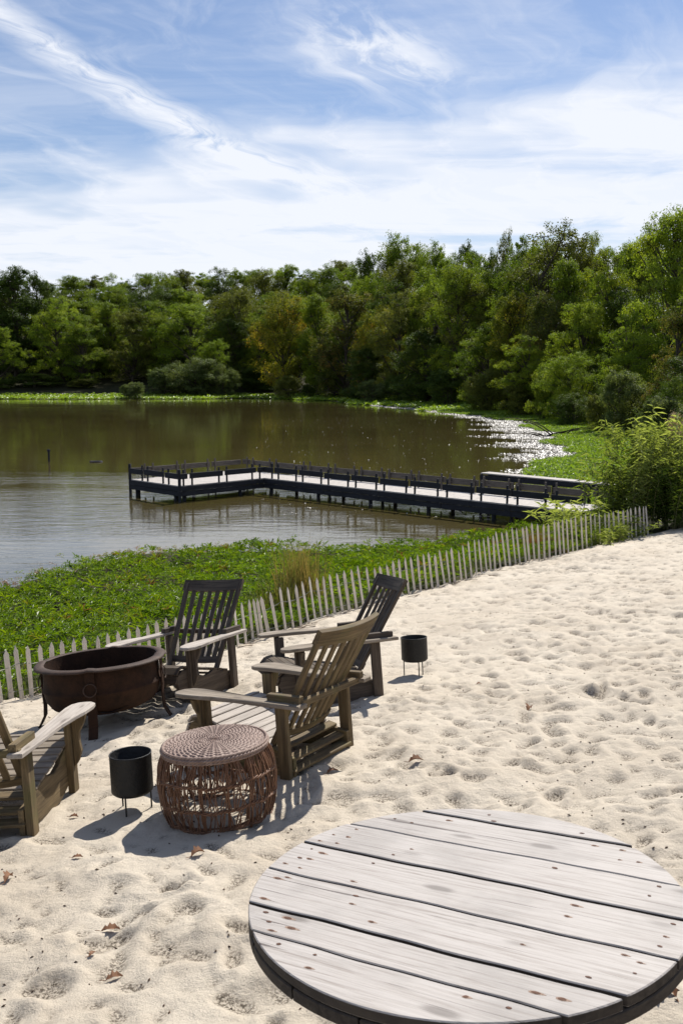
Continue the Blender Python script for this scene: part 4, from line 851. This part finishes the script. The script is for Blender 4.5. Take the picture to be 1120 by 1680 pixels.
# ------------------------------------------------------------------ leafy ground cover
def in_px_zone(n, lo, hi):
    return rng.uniform(lo[0], hi[0], n), rng.uniform(lo[1], hi[1], n)
def pn(x, y, s): return np.sin(x * 1.9 * s + 1.3 * np.sin(y * 1.1 * s)) * np.sin(y * 2.3 * s + 1.7 * np.sin(x * .9 * s + 2)) * .6 + .4 * np.sin(x * 4.7 * s + y * 3.1 * s) * np.sin(y * 5.9 * s - x * 2.2 * s)
def rosettes(n, xr, yr, cond, per, ll, asp, rise, zbase, name, m_, seed, hgt=None, tmean=.45, tspread=.16, patchy=0):
    r_ = np.random.default_rng(seed); x = r_.uniform(*xr, n); y = r_.uniform(*yr, n); k = cond(x, y); x, y = x[k], y[k]
    n = len(x); z = zbase(x, y); ht = (hgt(x, y) if hgt else np.zeros(n)); C = np.stack([x, y, z + ht * r_.uniform(.3, 1.0, n)], 1)
    a0 = r_.uniform(0, 6.28, n); tl = r_.normal(0, .25, (n, 2)); big = r_.uniform(.7, 1.3, n); tin = np.clip(r_.normal(tmean, tspread, n) + patchy * pn(x, y, 1.0), 0, 1)
    Vs = []; Ts = []
    for q in range(per):
        a = a0 + q * 6.283 / per * 1.0 + r_.uniform(-.4, .4, n); el = r_.uniform(rise[0], rise[1], n) + tl[:, 0] * np.cos(a) + tl[:, 1] * np.sin(a)
        d = np.stack([np.cos(a) * np.cos(el), np.sin(a) * np.cos(el), np.sin(el)], 1); sd_2 = np.stack([-np.sin(a), np.cos(a), r_.uniform(-.35, .35, n)], 1)
        L_ = (ll * big * r_.uniform(.7, 1.25, n))[:, None]; Wd = L_ * asp
        up = np.cross(d, sd_2); b0 = C + d * .004
        Vs.append(np.stack([b0, b0 + d * L_ * .5 + sd_2 * Wd * .5 + up * L_ * .05, b0 + d * L_ - up * L_ * .10 - np.array([0, 0, 1]) * L_ * .08, b0 + d * L_ * .5 - sd_2 * Wd * .5 + up * L_ * .05], 1)); Ts.append(np.clip(tin + r_.normal(0, .08, n), 0, 1))
    V = np.stack(Vs, 1).reshape(-1, 3); T = np.repeat(np.stack(Ts, 1).reshape(-1), 4); i = np.arange(len(V) // 4)[:, None] * 4
    F = np.concatenate([i + np.array([[0, 1, 2]]), i + np.array([[0, 2, 3]])], 1).reshape(-1, 3)
    return link(name, fast_mesh(name, V, F, m_, False, T))
hmn = lambda x, y: .10 + .10 * np.sin(x * 1.7 + np.sin(y * 1.3) * 1.5) * np.sin(y * 1.1) + .05 * np.sin(x * 5.1 + y * 3.3)
wob = lambda x, y: .35 * np.sin(x * 2.1) + .25 * np.sin(x * 5.3 + 1)
zb = lambda x, y: np.maximum(land(x, y), WZ + .02)
def c_near(x, y):
    s = lake_sd(x, y) + wob(x, y) * .6; return (y > fence_y(x) + .10) & (s > -.15) & (rng.uniform(0, 1, len(x)) < np.clip((s + .15) * 1.3, .05, 1) * np.clip(.80 + 1.0 * pn(x + 5, y, 1.6), .16, 1)) & (y < 24.5)
o = rosettes(52000, (-9.5, 6.6), (6.5, 24.5), c_near, 6, .085, .30, (.05, .95), zb, 'primrose_mat', L_PRIM, 21, lambda x, y: np.maximum(hmn(x, y), .03) + .12 * sstep(lake_sd(x, y), 1, 4), .45, .15, .16)
tag(o, 'low bright green leafy water plants filling the bank between fence and lake', 'ground cover', kind='stuff')
o = rosettes(9000, (-9, -2.5), (15, 22), lambda x, y: (lake_sd(x, y) < .25) & (lake_sd(x, y) > -1.15 + .5 * np.sin(x * 3) + .3 * np.sin(x * 7)) & (rng.uniform(0, 1, len(x)) < np.clip(1.1 + lake_sd(x, y), .06, 1) * .55), 4, .05, .4, (-.05, .5), lambda x, y: np.full(len(x), WZ + .01), 'floating_plant_edge', L_PRIM, 22, None, .78, .2)
tag(o, 'sparse brownish plants floating at the edge of the green mat on the left', 'water plants', kind='stuff')
o = rosettes(2200, (-6.5, 6.6), (9, 24), lambda x, y: (y > fence_y(x) + .15) & (lake_sd(x, y) > .5) & (pn(x + 9, y + 4, .7) > -.05), 7, .15, .13, (.2, 1.2), zb, 'long_leaved_plants', L_PRIM, 27, lambda x, y: np.full(len(x), .22), .6, .22, .1)
tag(o, 'taller long leaved plants standing up out of the low green mat', 'ground cover', kind='stuff')
# grassy blades mixed in along the fence
def blades(name, m_, pts, hts, width, seed, lean=.35, droop=.3, seg=4, tmean=.5):
    r_ = np.random.default_rng(seed); pts = np.asarray(pts, float); n = len(pts); a = r_.uniform(0, 6.28, n); ln = r_.uniform(.1, 1, n) * lean; hts = np.asarray(hts) * r_.uniform(.6, 1.15, n)
    dr = np.stack([np.cos(a), np.sin(a), np.zeros(n)], 1); sd_2 = np.stack([-np.sin(a + r_.uniform(-.8, .8, n)), np.cos(a), np.zeros(n)], 1); rows_ = []
    for k in range(seg + 1):
        f_ = k / seg; p = pts + np.array([0, 0, 1]) * (hts * (f_ - droop * f_ ** 3))[:, None] + dr * (hts * ln * (f_ + droop * 1.6 * f_ ** 2))[:, None]; w_ = width * (1 - f_ * .92)
        rows_ += [p - sd_2 * w_ / 2, p + sd_2 * w_ / 2]
    V = np.stack(rows_, 1).reshape(-1, 3); m2 = 2 * (seg + 1); i = np.arange(n)[:, None, None] * m2; q = np.array([[2 * k, 2 * k + 1, 2 * k + 3, 2 * k + 2] for k in range(seg)])[None]
    F = (i + q).reshape(-1, 4); T = np.repeat(np.clip(r_.normal(tmean, .2, n), 0, 1), m2); return fast_mesh(name, V, F, m_, False, T)
n = 1500; i_ = rng.integers(0, len(FENCE), n); fx_ = np.array([q[0] for q in FENCE])[i_] + rng.normal(0, .06, n); fy_ = fence_y(fx_) + np.abs(rng.normal(.12, .28, n)) + .03; k_ = rng.uniform(0, 1, n) < .9
p_ = np.stack([fx_, fy_, land(fx_, fy_)], 1)
tag(link('fence_weeds', blades('fence_weeds', L_CANE, p_, np.full(n, .30), .010, 31, .5, .3, tmean=.25)), 'grassy weeds growing against the back of the picket fence', 'weeds', kind='stuff')
def clump(nm, lab, u_, v_, n, spread, h, m_, wd, seed, lean=.35, grp=None, z=None, tmean=.5, xy=None):
    x, y = xy; z0 = float(max(land(x, y), WZ)); r_ = np.random.default_rng(seed); q = r_.normal(0, spread, (n, 2)); pts = np.stack([q[:, 0], q[:, 1], np.zeros(n)], 1)
    o = link(nm, blades(nm, m_, pts, np.full(n, h) * (1 - .25 * np.clip(np.hypot(*q.T) / spread / 2, 0, 1)), wd, seed, lean, .25, 6, tmean)); o.location = (x, y, z0); return tag(o, lab, 'grass', grp)
clump('reed_clump', 'tall yellow green reed clump standing behind the fence in the picture centre', 0, 0, 430, .16, 1.45, L_REED, .012, 41, .28, xy=(-.62, 13.35), tmean=.55)
clump('reed_clump', 'lower green and brown reed clump at the left foot of the tall yellow one', 0, 0, 240, .22, .8, L_REED, .012, 42, .45, xy=(-.92, 12.75), tmean=.25)
clump('reed_clump', 'green long leaved clump behind the dark chair back, left of the reeds', 0, 0, 260, .28, .42, L_CANE, .022, 43, .9, xy=(-1.75, 13.2), tmean=.6)
clump('dry_grass_tuft', 'rust brown dry grass tuft behind the fence in front of the dock', 0, 0, 260, .12, .85, L_RUST, .008, 44, .5, xy=(3.85, 17.6))
clump('dry_grass_tuft', 'small rusty grass tuft among the pickets under the leafy branches', 0, 0, 120, .10, .5, L_RUST, .008, 45, .6, xy=(4.35, 17.45))

# ------------------------------------------------------------------ weed banks on the far and right shore
def c_far(x, y):
    s = lake_sd(x, y) + 1.4 * np.sin(y * .17) + .8 * np.sin(y * .41 + x * .2); return (s > -.6) & (s < 16)
o = rosettes(60000, (-170, 30), (120, 262), lambda x, y: c_far(x, y) & (lake_sd(x, y) < 26), 5, .62, .5, (.05, .5), zb, 'far_weed_bank', L_MAT, 51, lambda x, y: np.full(len(x), .25))
tag(o, 'bright green floating weed along the far shore below the trees', 'water weed', kind='stuff')
o = rosettes(150000, (4, 34), (27, 125), lambda x, y: (lake_sd(x, y) + .9 * np.sin(y * .35) + .5 * np.sin(y * .9) > -.8) & (lake_sd(x, y) < 7.5 + .03 * y + 2.5 * np.sin(y * .23)) & (rng.uniform(0, 1, len(x)) < np.clip(1.0 + .7 * pn(x * .4, y * .4, 1.0), .25, 1)), 4, .17, .42, (.05, .7), zb, 'right_weed_bank', L_MAT, 52, lambda x, y: np.full(len(x), .16))
tag(o, 'bright green weed covering the right hand bank between water and trees', 'water weed', kind='stuff')

# pale scum flecks added for sun glare on the ripples, and tiny floating leaves
def flecks(name, x, y, size, tiltmax, seed, m_=GLINT, z=None):
    r_ = np.random.default_rng(seed); n = len(x); a = r_.uniform(0, 6.28, n); s_ = size * r_.uniform(.5, 1.5, n); tl = r_.uniform(-tiltmax, tiltmax, (n, 2))
    u_ = np.stack([np.cos(a), np.sin(a), tl[:, 0]], 1) * s_[:, None]; v_ = np.stack([-np.sin(a), np.cos(a), tl[:, 1]], 1) * (s_ * r_.uniform(.3, .8, n))[:, None]; C = np.stack([x, y, np.full(n, WZ) + .012 + np.abs(u_[:, 2]) + np.abs(v_[:, 2])], 1)
    V = np.stack([C - u_, C + v_, C + u_, C - v_], 1).reshape(-1, 3); F = np.arange(4 * n).reshape(-1, 4); return link(name, fast_mesh(name, V, F, m_, False))
n = 620000; x = rng.uniform(3, 22, n); y = rng.uniform(34, 150, n); s_ = lake_sd(x, y); wdt = np.interp(y, [34, 45, 60, 75, 92, 110, 150], [1.4, 3.2, 5.4, 5.4, 4.0, 2.4, 1.0])
k_ = (s_ < 1.2) & (-s_ < wdt * (.75 + .3 * np.sin(y * .7) + .25 * np.sin(y * 1.9 + x))) & (rng.uniform(0, 1, n) < np.clip(1.15 + s_ / wdt, .12, 1))
tag(flecks('glare_scum', x[k_], y[k_],   .05, .45, 61), 'pale scum flecks standing in for sun glare along the right shore of the lake', 'scum', kind='stuff')
n = 900; y = 26 + 75 * rng.uniform(0, 1, n) ** 1.4; x = (rng.uniform(-.12, .40, n)) * y * .8; k_ = (lake_sd(x, y) < -.4)
tag(flecks('floating_leaf_bits', x[k_], y[k_], .03, .35, 62), 'tiny pale leaf bits scattered over the water right of the dock', 'leaf bits', kind='stuff')

# fallen branches in the water near the right bank
for bi, (bx, by, lab) in enumerate(((15.2, 65.0, 'bare dark fallen branches lying in the weed near the right shore'), (18.4, 86, 'small bare branches sticking out of the scum farther along the right shore'))):
    b = MB(); r_ = np.random.default_rng(70 + bi); S_ = 1.6 if bi == 0 else .9
    for k in range(11):
        a = r_.uniform(-.5, .7) + (math.pi if k % 2 else 0); L = r_.uniform(1.0, 2.6) * S_; e_ = r_.uniform(.1, .55); s3 = np.linspace(0, 1, 7)
        pts = np.stack([np.cos(a) * L * s3, np.sin(a) * L * s3 * .6, L * e_ * np.sin(s3 * 2.0) * .7 + r_.uniform(-.03, .03, 7)], 1) + np.array([k * .12 - .6, 0, -.1]); b.tube(pts, np.linspace(.035, .01, 7) * S_, 5)
    o = b.build('fallen_branches', BARK); o.location = (bx, by, WZ + .05); tag(o, lab, 'branches')

# ------------------------------------------------------------------ bamboo-like shrubs at the end of the fence
def cane_shrub(x, y, n, spread, h, label, seed, leafl=.17, lean=.35, dirn=None, m_=None, z=None, dens=1.0, name='leafy_cane_shrub', stem_t=.007, tm=.5):
    r_ = np.random.default_rng(seed); z0 = float(max(land(x, y), WZ)) if z is None else z
    t_ = empty(name, Matrix.Translation((x, y, z0 - .03)), label, 'shrub', 'leafy shrubs where the fence ends'); b = MB(); C = []; Dv = []; T = []
    for k in range(n):
        p = np.array([*r_.normal(0, spread, 2), 0.]); a = r_.uniform(0, 6.28) if dirn is None else dirn + r_.normal(0, .5); H_ = h * r_.uniform(.5, 1.05); ln = lean * r_.uniform(.15, 1.1); s3 = np.linspace(0, 1, 9)
        pts = p + np.stack([np.cos(a) * H_ * ln * s3 ** 1.8, np.sin(a) * H_ * ln * s3 ** 1.8, H_ * (s3 - .16 * ln * s3 ** 3)], 1) + np.concatenate([[[0, 0, 0]], np.cumsum(r_.normal(0, .010 * h, (8, 3)) * [1, 1, .2], 0)])
        b.tube(pts, np.linspace(stem_t, .0018, 9), 5, False); tt = r_.normal(tm, .12)
        m3 = int(34 * H_ * dens); f_ = r_.uniform(.12, 1, m3) ** .8; P_ = np.stack([np.interp(f_, s3, pts[:, j]) for j in range(3)], 1)
        sub = r_.normal(0, .055, (m3, 3)); ang = r_.uniform(0, 6.28, m3); el = r_.uniform(-.5, .75, m3); d = np.stack([np.cos(ang) * np.cos(el), np.sin(ang) * np.cos(el), np.sin(el)], 1)
        C.append(P_ + sub * (1 - f_[:, None] * .6)); Dv.append(d); T.append(np.clip(tt + .22 * f_ + r_.normal(0, .1, m3), 0, 1))
    C = np.concatenate(C); d = np.concatenate(Dv); T = np.concatenate(T); n = len(C); r2 = r_.normal(0, 1, (n, 3)); sd_2 = np.cross(d, r2 * .35 + np.array([0, 0, 1])); sd_2 /= np.linalg.norm(sd_2, axis=1)[:, None] + 1e-9; up = np.cross(sd_2, d)
    L_ = (leafl * r_.uniform(.55, 1.25, n))[:, None]; Wd = L_ * .15
    V = np.stack([C, C + d * L_ * .4 + sd_2 * Wd / 2 + up * L_ * .02, C + d * L_ - np.array([0, 0, 1]) * L_ * .22, C + d * L_ * .4 - sd_2 * Wd / 2 + up * L_ * .02], 1).reshape(-1, 3); i = np.arange(n)[:, None] * 4
    F = np.concatenate([i + np.array([[0, 1, 2]]), i + np.array([[0, 2, 3]])], 1).reshape(-1, 3)
    b.build('stems', CANE, t_); link('foliage', fast_mesh('foliage', V, F, m_ or L_CANE, False, np.repeat(T, 4)), t_); return t_
cane_shrub(7.05, 20.5, 62, .46, 2.6, 'tallest bamboo-like shrub at the end of the fence with pale green upright tips', 81, .25, .28, tm=.55, dens=.8)
cane_shrub(6.95, 20.2, 9, .28, 3.1, 'few pale upright canes sticking highest out of the bamboo-like shrub', 93, .26, .12, tm=.8, dens=.9)
cane_shrub(8.2, 21.0, 52, .45, 2.35, 'bamboo-like shrub at the right edge with a pinkish plume above it', 82, .22, .32, tm=.45, dens=.8)
cane_shrub(6.45, 20.7, 30, .28, 1.75, 'shorter bamboo-like shrub between the walkway end and the tallest shrub', 83, .20, .45, tm=.5, dens=.9)
cane_shrub(7.5, 19.7, 60, .38, 1.45, 'dark low bushy plant on the sand side right of the last picket', 84, .17, .5, m_=L_DARK, dens=1.5, tm=.3)
cane_shrub(8.3, 19.75, 60, .42, 1.6, 'dark low bushy plant at the right edge above the sand', 85, .17, .5, m_=L_DARK, dens=1.5, tm=.25)
cane_shrub(5.25, 19.0, 24, .22, 1.22, 'spreading leafy branches behind the fence in front of the dock deck', 86, .24, 1.1, dirn=R(170), tm=.75, dens=.8)
cane_shrub(4.85, 18.2, 16, .18, .85, 'low leafy spray poking between pickets left of the spreading branches', 87, .19, 1.0, dirn=R(150), tm=.4)
cane_shrub(5.75, 18.75, 26, .25, .80, 'leafy undergrowth behind the pickets in front of the dock landing', 94, .18, .6, tm=.35, dens=1.2)
cane_shrub(5.2, 17.8, 20, .16, .42, 'small weedy plant growing on the sand side of the pickets near the shrubs', 88, .14, .8, dens=2.0, tm=.4)
cane_shrub(5.7, 18.15, 18, .14, .44, 'second small weedy plant on the sand side, nearer to the tall shrubs', 89, .13, .8, dens=2.0, tm=.35)
# pinkish plume
b = MB(); r_ = np.random.default_rng(90); pl = empty('seed_plume', Matrix.Translation((8.05, 21.3, float(land(8.05, 21.3)))), 'pinkish fluffy seed plumes rising over the shrub at the right edge', 'plume'); C = []
for k in range(9):
    a = r_.uniform(-.5, .5); H_ = r_.uniform(2.35, 2.75); s3 = np.linspace(0, 1, 7); pts = np.stack([a * .7 * s3 ** 2 + k * .035 - .1, r_.uniform(-.1, .1) * s3, H_ * s3], 1); b.tube(pts, np.linspace(.006, .002, 7), 5, False)
    f_ = r_.uniform(.80, 1.03, 420); P_ = np.stack([np.interp(f_, s3, pts[:, j]) for j in range(3)], 1); C.append(P_ + r_.normal(0, .045, (420, 3)))
b.build('stems', CANE, pl); C = np.concatenate(C); V, F, T4 = leaves_from(C, np.tile([0, -.5, .5], (len(C), 1)), .05, .22, 91, r_.uniform(0, 1, len(C))); link('plume', fast_mesh('plume', V, F, L_PLUME, False, T4), pl)

# ------------------------------------------------------------------ litter on the sand
def dry_leaf(px_, py_, size, rot, label, curl=.4):
    r_ = np.random.default_rng(int(px_ * 7 + py_)); 
    # find the spot on the sand
    rr_ = ray(px_, py_); P_ = None
    for t_ in np.linspace(1.5, 30, 4000):
        q = np.array([0, 0, CAMZ]) + rr_ * t_
        if q[2] < float(beach(q[0], q[1])): P_ = q; break
    x, y = P_[0], P_[1]; pr = [(0, 0), (.18, .20), (.3, .14), (.42, .34), (.55, .20), (.70, .26), (.82, .10), (1, 0)]
    V = [(q[0] - .5, 0, curl * .25 * math.sin(q[0] * 3.1)) for q in pr]; Lf = [(q[0] - .5, q[1], curl * (.25 * math.sin(q[0] * 3.1) + q[1] * 1.1) + r_.uniform(0, .08)) for q in pr]; Rt = [(q[0] - .5, -q[1], curl * (.2 * math.sin(q[0] * 3.1) + q[1] * .8) + r_.uniform(0, .08)) for q in pr]
    V = np.array(V + Lf + Rt) * size; V2 = V + (0, 0, -.0012); n = len(pr); F = []
    for i in range(n - 1): F += [(i, i + 1, n + i + 1, n + i), (i + 1, i, 2 * n + i, 2 * n + i + 1)]
    b = MB(); b.add(V, F); b.add(V2, [tuple(reversed(q)) for q in F]); b.tube([(-.5 * size, 0, .0), (-.72 * size, .04 * size, .004), (-.85 * size, .1 * size, .002)], .0014, 4)
    o = b.build('dry_leaf', DRYLEAF); o.matrix_world = frame(x, y, R(rot)) ; o.location.z = float(sand_z(x, y)) + .006; return tag(o, label, 'leaf', 'dry leaves on the sand')
for q in [(868, 1166, .095, 60, 'upright curled brown leaf on the open sand right of the small far planter', 1.0), (682, 1258, .10, 10, 'brown dry leaf on the sand between the chairs and the table', .6), (545, 1270, .085, 30, 'dark dry leaf lying in the hollow right of the olive brown chair', .5),
          (325, 1408, .085, 40, 'orange brown leaf in the stool shadow', .8), (15, 1443, .08, 80, 'reddish curled leaf at the left edge of the sand', 1.0), (182, 1523, .085, 5, 'flat star-like dry leaf on the sand at lower left', .4), (188, 1607, .07, 20, 'brown leaf near the bottom left of the sand', .5),
          (128, 1412, .06, 0, 'pale orange leaf on the sand below the left chair', .4), (122, 1342, .06, -10, 'thin curled leaf between the left chair and the black planter', .5), (785, 1128, .05, 20, 'tiny leaf on the sand right of the far planter legs', .5),
          (1078, 1648, .085, 15, 'crumpled brown leaf under the lower right rim of the table', .9), (1098, 1642, .08, 100, 'second crumpled leaf touching the one under the table rim', .9), (620, 1405, .03, 0, 'tiny dark leaf just left of the table top', .5), (152, 1575, .04, 60, 'small dark leaf above the brown one at bottom left', .5)]: dry_leaf(*q)
# twigs piled along the fence
b = MB()
for k in range(150):
    i = int(rng.integers(48, 102)) if rng.random() < .75 else int(rng.integers(0, len(FENCE))); x = FENCE[i][0] + rng.normal(0, .06); y = FENCE[i][1] - abs(rng.normal(.05, .13)) + .04; a = rng.normal(.85, .5); L = rng.uniform(.06, .28); z = float(sand_z(x, y)) + rng.uniform(.002, .02)
    x2, y2 = x + math.cos(a) * L, y + math.sin(a) * L; z2 = max(float(sand_z(x2, y2)) if y2 < fence_y(x2) else z, z - .03) + rng.uniform(0, .02); b.tube([(x, y, z), ((x + x2) / 2, (y + y2) / 2 + rng.uniform(-.01, .01), (z + z2) / 2 + .004), (x2, y2, z2)], rng.uniform(.002, .0055), 5)
tag(b.build('driftwood_twigs', TWIG), 'dry twigs and stems washed up along the foot of the fence', 'twigs', kind='stuff')
# crumbs of litter
r_ = np.random.default_rng(99); n = 2600; y = 2.2 + 17 * r_.uniform(0, 1, n) ** 1.1; x = r_.uniform(-1, 1, n) * (1 + .42 * y) + .06 * y; k_ = y < fence_y(x) - .05
near_f = r_.uniform(0, 1, n) < .25; x = x[k_]; y = y[k_]; z = sand_z(x, y) + .002; n = len(x); C = np.stack([x, y, z], 1); a = r_.uniform(0, 3.14, n); s_ = r_.uniform(.003, .014, n) ** 1.0
u_ = np.stack([np.cos(a), np.sin(a), r_.uniform(-.3, .3, n)], 1) * s_[:, None]; v_ = np.stack([-np.sin(a), np.cos(a), r_.uniform(-.3, .3, n)], 1) * (s_ * .45)[:, None]; t3 = np.array([0, 0, 1]) * (s_ * .5)[:, None]
V = np.stack([C - u_, C + v_, C + u_, C - v_, C + t3], 1).reshape(-1, 3); i = np.arange(n)[:, None] * 5; F = np.concatenate([i + np.array([[q, (q + 1) % 4, 4]]) for q in range(4)], 1).reshape(-1, 3)
tag(link('sand_litter', fast_mesh('sand_litter', V, F, DEBRIS)), 'dark crumbs of plant litter scattered on the sand', 'litter', kind='stuff')
